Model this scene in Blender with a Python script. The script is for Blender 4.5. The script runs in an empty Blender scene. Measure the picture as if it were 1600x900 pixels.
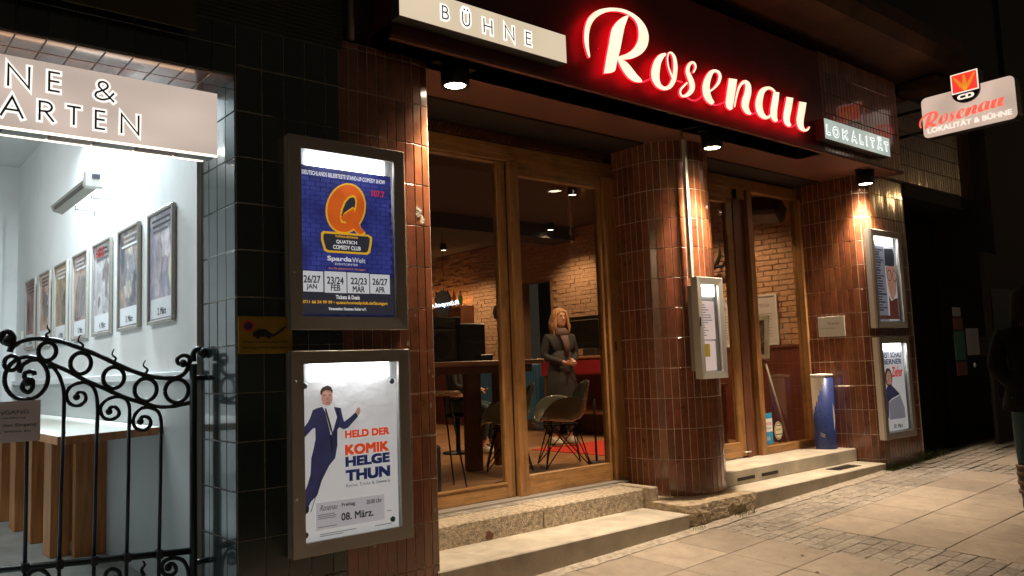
import bpy, math, random
from mathutils import Vector, Matrix
PI = math.pi
random.seed(7)
sc = bpy.context.scene
COL = sc.collection
# ---------------------------------------------------------------- camera
cam_d = bpy.data.cameras.new('camera'); cam = bpy.data.objects.new('camera', cam_d); COL.objects.link(cam)
yaw, pitch, roll = math.radians(49.870), math.radians(5.476), math.radians(-2.153)
F = Vector((math.cos(yaw)*math.cos(pitch), math.sin(yaw)*math.cos(pitch), math.sin(pitch)))
R0 = Vector((math.sin(yaw), -math.cos(yaw), 0)); U0 = R0.cross(F)
Rr = math.cos(roll)*R0+math.sin(roll)*U0; Uu = -math.sin(roll)*R0+math.cos(roll)*U0
m3 = Matrix((Rr, Uu, -F)).transposed()
cam.matrix_world = m3.to_4x4()
cam_d.sensor_width = 36; cam_d.lens = 36*1276.44/1600; cam_d.clip_start = 0.05; cam_d.clip_end = 500
sc.camera = cam
# ---------------------------------------------------------------- night sky
w = bpy.data.worlds.new("World"); sc.world = w; w.use_nodes = True
wn = w.node_tree; bg = wn.nodes['Background']; bg.inputs[0].default_value = (0.80, 0.66, 0.50, 1); bg.inputs[1].default_value = 0.034
sc.view_settings.view_transform = 'Standard'; sc.view_settings.look = 'None'
sc.view_settings.exposure = 0.0; sc.view_settings.gamma = 1.0
sc.render.engine = 'CYCLES'
cy = sc.cycles
cy.use_denoising = True; cy.max_bounces = 7; cy.diffuse_bounces = 4; cy.glossy_bounces = 4; cy.transparent_max_bounces = 12
cy.transmission_bounces = 6; cy.sample_clamp_indirect = 4.0; cy.sample_clamp_direct = 0; cy.caustics_reflective = False; cy.caustics_refractive = False
cy.use_light_tree = True
try: cy.use_adaptive_sampling = False
except Exception: pass

# ---------------------------------------------------------------- materials
MATS = {}
def M(name, col, rough=0.5, metal=0.0, coat=0.0, var=0.0, noise=None, bump=None, emit=None, es=1.0, spec=0.5, crough=0.06, stretch=None, col2=None, hvar=0.0):
    m = bpy.data.materials.new(name); m.use_nodes = True; MATS[name] = m
    nt = m.node_tree; N = nt.nodes; L = nt.links; p = N['Principled BSDF']
    p.inputs['Base Color'].default_value = (*col, 1); p.inputs['Roughness'].default_value = rough
    p.inputs['Metallic'].default_value = metal; p.inputs['Coat Weight'].default_value = coat
    p.inputs['Coat Roughness'].default_value = crough; p.inputs['Specular IOR Level'].default_value = spec
    geo = None
    def pos():
        nonlocal geo
        if geo is None:
            g = N.new('ShaderNodeNewGeometry'); geo = g.outputs['Position']
            if stretch:
                mp = N.new('ShaderNodeMapping'); mp.inputs['Scale'].default_value = stretch; L.new(geo, mp.inputs['Vector']); geo = mp.outputs['Vector']
        return geo
    out = None
    if noise:
        n = N.new('ShaderNodeTexNoise'); n.inputs['Scale'].default_value = noise[0]; n.inputs['Detail'].default_value = 6; L.new(pos(), n.inputs['Vector'])
        r = N.new('ShaderNodeMapRange'); r.inputs[1].default_value = 0.3; r.inputs[2].default_value = 0.7
        L.new(n.outputs['Fac'], r.inputs[0])
        mx = N.new('ShaderNodeMix'); mx.data_type = 'RGBA'
        a = tuple(c*(1-noise[1]) for c in col); b = tuple(min(1, c*(1+noise[1])) for c in (col2 or col))
        if col2: a = col; b = col2
        mx.inputs['A'].default_value = (*a, 1); mx.inputs['B'].default_value = (*b, 1)
        L.new(r.outputs[0], mx.inputs['Factor']); out = mx.outputs['Result']
        rr = N.new('ShaderNodeMapRange'); rr.inputs[3].default_value = max(0.02, rough*0.75); rr.inputs[4].default_value = min(1, rough*1.25)
        L.new(n.outputs['Fac'], rr.inputs[0]); L.new(rr.outputs[0], p.inputs['Roughness'])
    if var:
        oi = N.new('ShaderNodeObjectInfo'); r = N.new('ShaderNodeMapRange'); r.inputs[3].default_value = 1-var; r.inputs[4].default_value = 1+var
        L.new(oi.outputs['Random'], r.inputs[0])
        hs = N.new('ShaderNodeHueSaturation'); L.new(r.outputs[0], hs.inputs['Value'])
        if hvar:
            m2 = N.new('ShaderNodeMath'); m2.operation = 'MULTIPLY'; m2.inputs[1].default_value = 7.31; L.new(oi.outputs['Random'], m2.inputs[0])
            m3_ = N.new('ShaderNodeMath'); m3_.operation = 'FRACT'; L.new(m2.outputs[0], m3_.inputs[0])
            r2 = N.new('ShaderNodeMapRange'); r2.inputs[3].default_value = 0.5-hvar; r2.inputs[4].default_value = 0.5+hvar
            L.new(m3_.outputs[0], r2.inputs[0]); L.new(r2.outputs[0], hs.inputs['Hue'])
        if out: L.new(out, hs.inputs['Color'])
        else: hs.inputs['Color'].default_value = (*col, 1)
        out = hs.outputs['Color']
    if out: L.new(out, p.inputs['Base Color'])
    if bump:
        n = N.new('ShaderNodeTexNoise'); n.inputs['Scale'].default_value = bump[0]; n.inputs['Detail'].default_value = 4; L.new(pos(), n.inputs['Vector'])
        b = N.new('ShaderNodeBump'); b.inputs['Strength'].default_value = bump[1]; b.inputs['Distance'].default_value = bump[2] if len(bump) > 2 else 0.01
        L.new(n.outputs['Fac'], b.inputs['Height']); L.new(b.outputs[0], p.inputs['Normal'])
        if coat: L.new(b.outputs[0], p.inputs['Coat Normal'])
    if emit:
        p.inputs['Emission Color'].default_value = (*emit, 1); p.inputs['Emission Strength'].default_value = es
    return m
def lit(name, col, es, amt=0.0, scale=2.0, stretch=None):
    m = M(name, (0.3, 0.3, 0.3), 0.35, emit=col, es=es)
    if amt:
        nt = m.node_tree; N = nt.nodes; L = nt.links; p = N['Principled BSDF']
        g = N.new('ShaderNodeNewGeometry'); n = N.new('ShaderNodeTexNoise'); n.inputs['Scale'].default_value = scale; n.inputs['Detail'].default_value = 1
        src = g.outputs['Position']
        if stretch:
            mp = N.new('ShaderNodeMapping'); mp.inputs['Scale'].default_value = stretch; L.new(src, mp.inputs['Vector']); src = mp.outputs['Vector']
        L.new(src, n.inputs['Vector'])
        r = N.new('ShaderNodeMapRange'); r.inputs[1].default_value = 0.3; r.inputs[2].default_value = 0.7
        r.inputs[3].default_value = es*(1-amt); r.inputs[4].default_value = es*(1+amt); L.new(n.outputs['Fac'], r.inputs[0]); L.new(r.outputs[0], p.inputs['Emission Strength'])
    return m
def glassmat(name, tint, ior=1.5, rough=0.0):
    m = bpy.data.materials.new(name); m.use_nodes = True; MATS[name] = m
    nt = m.node_tree; N = nt.nodes; L = nt.links; N.remove(N['Principled BSDF'])
    f = N.new('ShaderNodeFresnel'); gb = N.new('ShaderNodeNewGeometry'); mr = N.new('ShaderNodeMapRange'); mr.inputs[3].default_value = ior; mr.inputs[4].default_value = 1/ior
    L.new(gb.outputs['Backfacing'], mr.inputs[0]); L.new(mr.outputs[0], f.inputs[0])
    t = N.new('ShaderNodeBsdfTransparent'); t.inputs[0].default_value = (*tint, 1)
    g = N.new('ShaderNodeBsdfGlossy'); g.inputs['Roughness'].default_value = rough; x = N.new('ShaderNodeMixShader')
    tc = N.new('ShaderNodeNewGeometry'); sm = N.new('ShaderNodeTexNoise'); sm.inputs['Scale'].default_value = 4; sm.inputs['Detail'].default_value = 4; L.new(tc.outputs['Position'], sm.inputs['Vector'])
    rr = N.new('ShaderNodeMapRange'); rr.inputs[1].default_value = .45; rr.inputs[2].default_value = .75; rr.inputs[3].default_value = .0; rr.inputs[4].default_value = .10; L.new(sm.outputs['Fac'], rr.inputs[0]); L.new(rr.outputs[0], g.inputs['Roughness'])
    L.new(f.outputs[0], x.inputs[0]); L.new(t.outputs[0], x.inputs[1]); L.new(g.outputs[0], x.inputs[2]); L.new(x.outputs[0], N['Material Output'].inputs['Surface'])
    return m
M('tile_brown', (0.195, 0.066, 0.029), 0.30, coat=0.9, var=0.26, hvar=0.008, bump=(9, 0.10, 0.004), noise=(14, 0.22), crough=0.09)
M('tile_dark', (0.018, 0.030, 0.030), 0.2, coat=0.8, var=0.35, bump=(7, 0.10, 0.004), crough=0.06)
M('grout', (0.72, 0.62, 0.50), 0.9, noise=(60, 0.25))
M('grout_dark', (0.15, 0.14, 0.12), 0.9, noise=(60, 0.25))
M('alu', (0.36, 0.335, 0.30), 0.40, metal=0.3, noise=(90, 0.05))
M('alu_light', (0.62, 0.60, 0.55), 0.40, metal=0.25)
M('alu_dark', (0.12, 0.11, 0.10), 0.45, metal=0.5); M('easel_frame', (0.36, 0.35, 0.29), 0.5)
M('black_metal', (0.012, 0.013, 0.013), 0.38, metal=0.3)
M('iron', (0.012, 0.015, 0.016), 0.35, metal=0.2, bump=(120, 0.3, 0.002))
M('render_dark', (0.035, 0.022, 0.018), 0.8, noise=(6, 0.3), bump=(80, 0.4, 0.003))
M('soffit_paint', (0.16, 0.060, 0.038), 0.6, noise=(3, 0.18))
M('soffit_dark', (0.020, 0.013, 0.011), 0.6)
M('fascia', (0.11, 0.020, 0.017), 0.45, noise=(3, 0.25))
M('wood', (0.32, 0.155, 0.052), 0.42, noise=(7, 0.30), stretch=(6, 6, 0.5), bump=(20, 0.06, 0.002), coat=0.2, crough=0.25)
M('wood_h', (0.36, 0.18, 0.060), 0.42, noise=(7, 0.30), stretch=(0.5, 6, 9), bump=(20, 0.06, 0.002), coat=0.2, crough=0.25)
M('wood_dark', (0.15, 0.055, 0.025), 0.4, noise=(7, 0.3), stretch=(6, 6, 0.6))
M('wood_table', (0.40, 0.20, 0.09), 0.35, noise=(6, 0.25), stretch=(0.6, 5, 5))
M('wood_orange', (0.42, 0.17, 0.05), 0.5, noise=(6, 0.3), stretch=(5, 5, 0.4))
M('floor_wood', (0.36, 0.19, 0.09), 0.35, noise=(4, 0.3), stretch=(0.6, 7, 1), var=0.15)
M('concrete_step', (0.50, 0.445, 0.36), 0.8, noise=(5, 0.16), bump=(90, 0.35, 0.004))
M('stone_rough', (0.42, 0.34, 0.245), 0.9, noise=(34, 0.45), bump=(70, 0.9, 0.012))
M('stone_block', (0.42, 0.33, 0.22), 0.9, noise=(16, 0.40), bump=(22, 1.0, 0.03), stretch=(1, 1, 1.8))
M('slab', (0.335, 0.275, 0.215), 0.85, var=0.13, noise=(10, 0.12), bump=(160, 0.35, 0.003))
M('paver', (0.31, 0.27, 0.225), 0.9, var=0.15, noise=(40, 0.25), bump=(60, 0.5, 0.004))
M('joint', (0.12, 0.10, 0.078), 1.0, noise=(30, 0.4))
M('asphalt', (0.05, 0.05, 0.05), 0.9, noise=(50, 0.3), bump=(120, 0.5, 0.004))
M('mortar_strip', (0.36, 0.31, 0.25), 0.95, noise=(25, 0.35), bump=(40, 0.8, 0.01))
M('grass', (0.12, 0.19, 0.04), 0.7)
M('white_wall', (0.76, 0.76, 0.755), 0.7, noise=(1.5, 0.03), bump=(50, 0.1, 0.002))
M('grey_wall', (0.42, 0.44, 0.44), 0.6, noise=(2, 0.06))
M('white_paint', (0.72, 0.74, 0.74), 0.4)
M('passage_floor', (0.30, 0.33, 0.33), 0.35, noise=(6, 0.12))
M('counter_top', (0.75, 0.74, 0.68), 0.4)
M('brick', (0.50, 0.30, 0.18), 0.85, var=0.05, noise=(24, 0.22), bump=(45, 0.9, 0.008))
M('brick_joint', (0.32, 0.17, 0.095), 0.95)
M('wainscot', (0.13, 0.035, 0.02), 0.5, noise=(4, 0.2))
M('dark_wall', (0.022, 0.018, 0.017), 0.7)
M('ceiling_dark', (0.05, 0.032, 0.026), 0.8)
M('radiator', (0.05, 0.16, 0.32), 0.35)
M('red_paint', (0.32, 0.02, 0.03), 0.4)
M('carpet', (0.55, 0.035, 0.02), 0.95)
M('screen_black', (0.01, 0.011, 0.012), 0.25)
M('shell', (0.16, 0.17, 0.14), 0.22, coat=0.3)
M('wire', (0.01, 0.01, 0.01), 0.3, metal=0.6)
M('speaker_cloth', (0.09, 0.085, 0.075), 0.8, noise=(160, 0.3))
M('black_plastic', (0.022, 0.022, 0.025), 0.4)
M('paper', (0.80, 0.80, 0.80), 0.6, bump=(5, 0.25, 0.02))
M('paper_pink', (0.72, 0.55, 0.50), 0.6)
M('card', (0.72, 0.73, 0.76), 0.6)
M('note', (0.60, 0.58, 0.62), 0.6)
M('ink', (0.012, 0.012, 0.016), 0.6); M('navy', (0.018, 0.028, 0.12), 0.6); M('orange', (0.85, 0.10, 0.025), 0.6)
M('grey_ink', (0.10, 0.10, 0.11), 0.6); M('red_ink', (0.7, 0.03, 0.03), 0.6)
M('print_white', (0.85, 0.85, 0.85), 0.6); M('print_yellow', (0.90, 0.50, 0.03), 0.6); M('print_dark', (0.035, 0.035, 0.05), 0.6)
M('print_blue', (0.014, 0.016, 0.11), 0.5, noise=(4, 0.5)); M('print_blue2', (0.035, 0.045, 0.23), 0.5, noise=(7, 0.5))
M('q_orange', (0.75, 0.13, 0.015), 0.6, noise=(8, 0.2)); M('q_light', (0.85, 0.25, 0.03), 0.6)
M('suit', (0.038, 0.038, 0.10), 0.7, noise=(9, 0.3)); M('skin_print', (0.58, 0.30, 0.22), 0.6, noise=(30, 0.2)); M('hair_print', (0.05, 0.03, 0.02), 0.6)
M('magnet', (0.02, 0.03, 0.025), 0.3, coat=0.5)
M('yellow_sign', (0.34, 0.21, 0.02), 0.5, noise=(8, 0.15))
M('bin_blue', (0.035, 0.06, 0.24), 0.4, metal=0.1, noise=(60, 0.35)); M('bin_silver', (0.80, 0.76, 0.70), 0.5)
M('sticker_blue', (0.03, 0.32, 0.62), 0.5); M('sticker_cream', (0.75, 0.68, 0.45), 0.5)
M('olive_cloth', (0.055, 0.045, 0.015), 0.9); M('shutter', (0.035, 0.037, 0.030), 0.6)
M('cornice', (0.11, 0.055, 0.026), 0.85, noise=(4, 0.35), bump=(20, 0.6, 0.01))
M('skin', (0.50, 0.26, 0.18), 0.5); M('hair_blond', (0.34, 0.17, 0.08), 0.6, noise=(60, 0.4), stretch=(3, 3, 0.5))
M('coat_dark', (0.020, 0.020, 0.023), 0.75, noise=(20, 0.2)); M('scarf', (0.12, 0.075, 0.07), 0.9, noise=(30, 0.3)); M('jeans', (0.035, 0.06, 0.085), 0.8, noise=(40, 0.25))
M('jeans_teal', (0.008, 0.035, 0.042), 0.8, noise=(40, 0.25)); M('coat_black', (0.004, 0.0035, 0.0035), 0.95, spec=0.1); M('boot', (0.02, 0.013, 0.01), 0.5); M('boot_tan', (0.09, 0.042, 0.014), 0.6)
M('shoe_white', (0.65, 0.60, 0.56), 0.6); M('hair_dark', (0.008, 0.006, 0.005), 0.9, spec=0.1); M('eye', (0.02, 0.015, 0.015), 0.3); M('lip', (0.38, 0.10, 0.08), 0.5)
M('bottle_green', (0.02, 0.06, 0.02), 0.1, coat=0.5); M('bottle_brown', (0.10, 0.03, 0.01), 0.1, coat=0.5); M('bottle_red', (0.25, 0.02, 0.01), 0.1, coat=0.5)
M('teal_print', (0.02, 0.13, 0.10), 0.6); M('grey_print', (0.30, 0.30, 0.36), 0.6); M('antler', (0.018, 0.010, 0.007), 0.7)
M('letter_bronze', (0.15, 0.125, 0.115), 0.5, metal=0.3); M('letter_grey', (0.09, 0.11, 0.12), 0.5)
glassmat('glass', (0.90, 0.90, 0.88)); glassmat('glass_case', (0.97, 0.97, 0.97), 1.35)
lit('sign_face_left', (0.60, 0.485, 0.415), 0.92, 0.20, 1.9, (1, 1, 2)); lit('sign_face_top', (0.84, 0.68, 0.48), 0.84, 0.08, 2.0)
lit('sign_face_cool', (0.46, 0.54, 0.48), 0.85, 0.12, 4.0); lit('sign_white', (1.0, 0.96, 0.88), 1.2); lit('sign_white_cool', (0.86, 0.95, 0.90), 1.25)
lit('sign_side', (0.10, 0.085, 0.075), 0.25)
lit('tube_warm', (1.0, 0.86, 0.68), 2.2); lit('letter_cream', (1.0, 0.80, 0.56), 1.3, 0.13, 7.0); lit('letter_red', (1.0, 0.006, 0.015), 5.5); lit('neon_red', (1.0, 0.02, 0.06), 1.2)
lit('lamp_disc', (1.0, 0.84, 0.60), 22.0); lit('case_lamp', (0.95, 0.97, 1.0), 6.0, 0.0); lit('case_lamp_warm', (1.0, 0.94, 0.84), 3.0)
lit('spot_disc', (1.0, 0.88, 0.72), 9.0); lit('tube_top', (1.0, 0.62, 0.36), 3.2); lit('tube_cool', (0.75, 0.94, 1.0), 6.0)
lit('pro_face', (0.60, 0.44, 0.35), 1.0, 0.15, 3.0); lit('pro_red', (1.0, 0.13, 0.08), 1.0, 0.15, 14.0); lit('pro_emblem_red', (0.95, 0.03, 0.02), 1.1); lit('pro_white', (1.0, 0.86, 0.72), 1.05); lit('pro_wheat', (1.0, 0.33, 0.02), 0.75)
lit('neon_white', (0.75, 0.85, 1.0), 3.5); lit('back_glow', (1.0, 0.42, 0.14), 2.2); lit('street_glow', (1.0, 0.62, 0.22), 160.0)

def stain(name, scale, lo, hi, dark, sharp=.12):
    # blotches of dirt and wear multiplied over the colour
    nt = MATS[name].node_tree; N = nt.nodes; L = nt.links; p = N['Principled BSDF']; bc = p.inputs['Base Color']
    g_ = N.new('ShaderNodeNewGeometry'); n = N.new('ShaderNodeTexNoise'); n.inputs['Scale'].default_value = scale; n.inputs['Detail'].default_value = 8; n.inputs['Roughness'].default_value = .65; n.inputs['Distortion'].default_value = .6
    L.new(g_.outputs['Position'], n.inputs['Vector']); r = N.new('ShaderNodeMapRange'); r.inputs[1].default_value = lo; r.inputs[2].default_value = hi; r.inputs[3].default_value = dark; r.inputs[4].default_value = 1.0
    L.new(n.outputs['Fac'], r.inputs[0]); v = N.new('ShaderNodeVectorMath'); v.operation = 'SCALE'
    if bc.is_linked: L.new(bc.links[0].from_socket, v.inputs[0])
    else: v.inputs[0].default_value = bc.default_value[:3]
    L.new(r.outputs[0], v.inputs['Scale']); L.new(v.outputs[0], bc)
stain('slab', 2.3, .36, .50, .86); stain('slab', 26, .30, .42, .72); stain('concrete_step', 3.1, .36, .52, .80); stain('concrete_step', 40, .28, .40, .70); stain('paver', 1.6, .38, .55, .75)
stain('wood', 5, .34, .5, .72); stain('wood_h', 5, .34, .5, .72); stain('tile_brown', 30, .27, .36, .55); stain('grout', 3.5, .35, .6, .6); stain('white_wall', 2.2, .30, .45, .93); stain('passage_floor', 3, .35, .55, .75); stain('counter_top', 6, .33, .45, .85)
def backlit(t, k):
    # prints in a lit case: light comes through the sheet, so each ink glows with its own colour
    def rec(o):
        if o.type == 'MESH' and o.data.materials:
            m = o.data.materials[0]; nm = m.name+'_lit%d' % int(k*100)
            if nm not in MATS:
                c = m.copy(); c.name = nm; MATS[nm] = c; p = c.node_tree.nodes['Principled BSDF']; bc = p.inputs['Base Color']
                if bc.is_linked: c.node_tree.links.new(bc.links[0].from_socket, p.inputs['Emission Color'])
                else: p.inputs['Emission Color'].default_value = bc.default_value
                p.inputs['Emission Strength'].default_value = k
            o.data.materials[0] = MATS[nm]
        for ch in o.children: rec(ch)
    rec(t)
# ---------------------------------------------------------------- mesh helpers
class MB:
    def __init__(s): s.v = []; s.f = []; s.sm = []
    def add(s, vs, fs, smooth=False):
        o = len(s.v); s.v += [tuple(v) for v in vs]; s.f += [tuple(o+i for i in f) for f in fs]; s.sm += [smooth]*len(fs); return s
    def box(s, x0, x1, y0, y1, z0, z1):
        x0, x1 = sorted((x0, x1)); y0, y1 = sorted((y0, y1)); z0, z1 = sorted((z0, z1))
        return s.add([(x0,y0,z0),(x1,y0,z0),(x1,y1,z0),(x0,y1,z0),(x0,y0,z1),(x1,y0,z1),(x1,y1,z1),(x0,y1,z1)],
                     [(0,3,2,1),(4,5,6,7),(0,1,5,4),(1,2,6,5),(2,3,7,6),(3,0,4,7)])
    def bbox(s, x0, x1, y0, y1, z0, z1, b=0.004):
        # box whose vertical and horizontal edges are chamfered
        c = [(x0,x1),(y0,y1),(z0,z1)]; vs = []; idx = {}
        for ax in range(3):
            for sx in (0,1):
                for sy in (0,1):
                    for sz in (0,1):
                        q = [c[0][sx], c[1][sy], c[2][sz]]; sg = [(1,-1)[sx], (1,-1)[sy], (1,-1)[sz]]
                        for a in range(3):
                            if a != ax: q[a] += sg[a]*b
                        idx[(ax,sx,sy,sz)] = len(vs); vs.append(tuple(q))
        fs = []
        def P(ax, *s3): return idx[(ax,)+s3]
        for sd in (0,1):
            f = [P(0,sd,0,0),P(0,sd,1,0),P(0,sd,1,1),P(0,sd,0,1)]; fs.append(f if sd else f[::-1])
            f = [P(1,0,sd,0),P(1,1,sd,0),P(1,1,sd,1),P(1,0,sd,1)]; fs.append(f[::-1] if sd else f)
            f = [P(2,0,0,sd),P(2,1,0,sd),P(2,1,1,sd),P(2,0,1,sd)]; fs.append(f if sd else f[::-1])
        for a in (0,1):
            for b_ in (0,1):
                fs.append([P(1,a,b_,0),P(1,a,b_,1),P(0,a,b_,1),P(0,a,b_,0)] if a == b_ else [P(0,a,b_,0),P(0,a,b_,1),P(1,a,b_,1),P(1,a,b_,0)])
                fs.append([P(2,a,0,b_),P(2,a,1,b_),P(0,a,1,b_),P(0,a,0,b_)] if a == b_ else [P(0,a,0,b_),P(0,a,1,b_),P(2,a,1,b_),P(2,a,0,b_)])
                fs.append([P(2,0,a,b_),P(2,1,a,b_),P(1,1,a,b_),P(1,0,a,b_)] if a != b_ else [P(1,0,a,b_),P(1,1,a,b_),P(2,1,a,b_),P(2,0,a,b_)])
        for sx in (0,1):
            for sy in (0,1):
                for sz in (0,1):
                    f = [P(0,sx,sy,sz),P(1,sx,sy,sz),P(2,sx,sy,sz)]; fs.append(f)
        return s.add(vs, fs)
    def tube(s, pts, r, n=8, caps=True, flat=1.0):
        pts = [Vector(p) for p in pts]; rs = r if isinstance(r, (list, tuple)) else [r]*len(pts)
        rings = []; up = Vector((0.13, 0.07, 1)).normalized(); prev = None
        for i, p in enumerate(pts):
            t = (pts[min(i+1, len(pts)-1)]-pts[max(i-1, 0)]).normalized()
            if prev is None:
                a = t.cross(up)
                if a.length < 0.05: a = t.cross(Vector((1, 0.1, 0)))
            else: a = prev-t*prev.dot(t)
            a.normalize(); prev = a; b = t.cross(a)
            rings.append([p+(a*math.cos(k*2*PI/n)+b*math.sin(k*2*PI/n))*rs[i] for k in range(n)])
        vs = [q for g in rings for q in g]; fs = []
        for i in range(len(rings)-1):
            for k in range(n): fs.append((i*n+k, i*n+(k+1)%n, (i+1)*n+(k+1)%n, (i+1)*n+k))
        if caps: fs.append(tuple(range(n))[::-1]); fs.append(tuple((len(rings)-1)*n+k for k in range(n)))
        return s.add(vs, fs, True)
    def lathe(s, prof, cx, cy, n=20, cz=0):
        vs = []; fs = []
        for r, z in prof:
            for k in range(n): vs.append((cx+r*math.cos(k*2*PI/n), cy+r*math.sin(k*2*PI/n), cz+z))
        for i in range(len(prof)-1):
            for k in range(n): fs.append((i*n+k, i*n+(k+1)%n, (i+1)*n+(k+1)%n, (i+1)*n+k))
        fs.append(tuple(range(n))[::-1]); fs.append(tuple((len(prof)-1)*n+k for k in range(n)))
        return s.add(vs, fs, True)
    def loft(s, secs, n=16):
        # secs: (cx,cy,z,rx,ry,rot)
        vs = []; fs = []
        for c in secs:
            cx_, cy_, z, rx, ry = c[:5]; a0 = c[5] if len(c) > 5 else 0
            for k in range(n):
                a = k*2*PI/n; x = rx*math.cos(a); y = ry*math.sin(a)
                vs.append((cx_+x*math.cos(a0)-y*math.sin(a0), cy_+x*math.sin(a0)+y*math.cos(a0), z))
        for i in range(len(secs)-1):
            for k in range(n): fs.append((i*n+k, i*n+(k+1)%n, (i+1)*n+(k+1)%n, (i+1)*n+k))
        fs.append(tuple(range(n))[::-1]); fs.append(tuple((len(secs)-1)*n+k for k in range(n)))
        return s.add(vs, fs, True)
    def ball(s, c, rx, ry, rz, n=12, m=8):
        vs = []; fs = []
        for i in range(m+1):
            t = PI*i/m
            for k in range(n):
                a = 2*PI*k/n; vs.append((c[0]+rx*math.sin(t)*math.cos(a), c[1]+ry*math.sin(t)*math.sin(a), c[2]+rz*math.cos(t)))
        for i in range(m):
            for k in range(n): fs.append((i*n+k, (i+1)*n+k, (i+1)*n+(k+1)%n, i*n+(k+1)%n))
        return s.add(vs, fs, True)
    def poly(s, pts2, fn, depth=0.0, dv=(0,0,0)):
        n = len(pts2); fr = [fn(*p) for p in pts2]
        if depth == 0: return s.add(fr, [tuple(range(n))])
        bk = [tuple(a+b*depth for a, b in zip(p, dv)) for p in fr]
        return s.add(fr+bk, [tuple(range(n)), tuple(range(2*n-1, n-1, -1))]+[(i, n+i, n+(i+1)%n, (i+1)%n) for i in range(n)])
    def strip(s, L, Rg, fn, depth=0.0, dv=(0,0,0), sides=True, face=True):
        n = len(L); a = [fn(*p) for p in L]; b = [fn(*p) for p in Rg]
        vs = a+b; fs = []
        if face: fs += [(i, i+1, n+i+1, n+i) for i in range(n-1)]
        if depth and sides:
            vs += [tuple(p+q*depth for p, q in zip(v, dv)) for v in a+b]
            fs += [(i, 2*n+i, 2*n+i+1, i+1) for i in range(n-1)]+[(n+i+1, 3*n+i+1, 3*n+i, n+i) for i in range(n-1)]
            fs += [(0, n, 3*n, 2*n), (n-1, 3*n-1, 4*n-1, 2*n-1)]
        return s.add(vs, fs)
    def mesh(s, name, mat, fix=False):
        me = bpy.data.meshes.new(name); me.from_pydata(s.v, [], s.f); me.polygons.foreach_set('use_smooth', s.sm); me.materials.append(MATS[mat])
        if fix:
            import bmesh
            b = bmesh.new(); b.from_mesh(me); bmesh.ops.recalc_face_normals(b, faces=b.faces); b.to_mesh(me); b.free()
        me.update(); return me
    def build(s, name, mat, parent=None, fix=True, **kw):
        return obj(name, s.mesh(name, mat, fix), parent, **kw)
def obj(name, me, parent=None, label=None, cat=None, group=None, kind=None, loc=None, rot=None):
    o = bpy.data.objects.new(name, me); COL.objects.link(o)
    if parent: o.parent = parent
    if loc: o.location = loc
    if rot: o.rotation_euler = rot
    return tag(o, label, cat, group, kind)
def tag(o, label=None, cat=None, group=None, kind=None):
    if label: o['label'] = label
    if cat: o['category'] = cat
    if group: o['group'] = group
    if kind: o['kind'] = kind
    return o
def thing(name, label, cat, group=None, kind=None, loc=(0,0,0)):
    # an Empty; children are built in world coordinates, so the Empty sits at the origin unless loc is given
    return obj(name, None, None, label, cat, group, kind, loc)
def struct(name, label=None): return tag(bpy.data.objects.new(name, None), label, None, None, 'structure')
def B(): return MB()
def box(name, mat, parent, x0, x1, y0, y1, z0, z1, bev=0, **kw):
    b = MB()
    b.bbox(x0, x1, y0, y1, z0, z1, bev) if bev else b.box(x0, x1, y0, y1, z0, z1)
    return b.build(name, mat, parent, fix=bool(bev), **kw)
def at_y(y): return lambda x, z: (x, y, z)
def at_x(x): return lambda u, z: (x, u, z)
# ---- lettering
def text_mesh(s, mat, fn, bx, bold=0.0, shear=0.0, name='lettering', parent=None, depth=0.0, flip=False, **kw):
    """the built-in typeface fitted into a box (x0,x1,z0,z1) of a plane; bold letters are printed four times, slightly shifted"""
    cu = bpy.data.curves.new('t', 'FONT'); cu.body = s; cu.size = 1; cu.shear = shear; cu.resolution_u = 3
    ob = bpy.data.objects.new('t', cu); me = bpy.data.meshes.new_from_object(ob)
    V = [(v.co.x, v.co.y) for v in me.vertices]; Fc = [tuple(p.vertices) for p in me.polygons]
    bpy.data.objects.remove(ob); bpy.data.curves.remove(cu); bpy.data.meshes.remove(me)
    xs = [v[0] for v in V]; ys = [v[1] for v in V]; x0, x1, y0, y1 = min(xs), max(xs), min(ys), max(ys)
    b = MB(); sh_ = [(0, 0)] if bold < .008 else [(-1, -1), (1, -1), (-1, 1), (1, 1), (0, 0)]
    hh = bx[3]-bx[2]; ww = bx[1]-bx[0]; hz = hh/(y1-y0)*bold*.8; hx = ww/(x1-x0)*bold*.9
    c0 = Vector(fn(bx[0], bx[2])); n_ = (Vector(fn(bx[1], bx[2]))-c0).cross(Vector(fn(bx[0], bx[3]))-c0).normalized()
    if flip: n_ = -n_
    for k, (dx, dz) in enumerate(sh_):
        vs = []
        for x, y in V:
            a = (x-x0)/(x1-x0)
            if flip: a = 1-a
            p = Vector(fn(bx[0]+hx+a*(ww-2*hx)+dx*hx, bx[2]+hz+(y-y0)/(y1-y0)*(hh-2*hz)+dz*hz)); vs.append(tuple(p+n_*.00006*k))
        b.add(vs, Fc)
    return b.build(name, mat, parent, fix=False, **kw)
def arc(cx, cy_, rx, ry, a0, a1, n=12): return [(cx+rx*math.cos(math.radians(a0+(a1-a0)*i/n)), cy_+ry*math.sin(math.radians(a0+(a1-a0)*i/n))) for i in range(n+1)]
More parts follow.
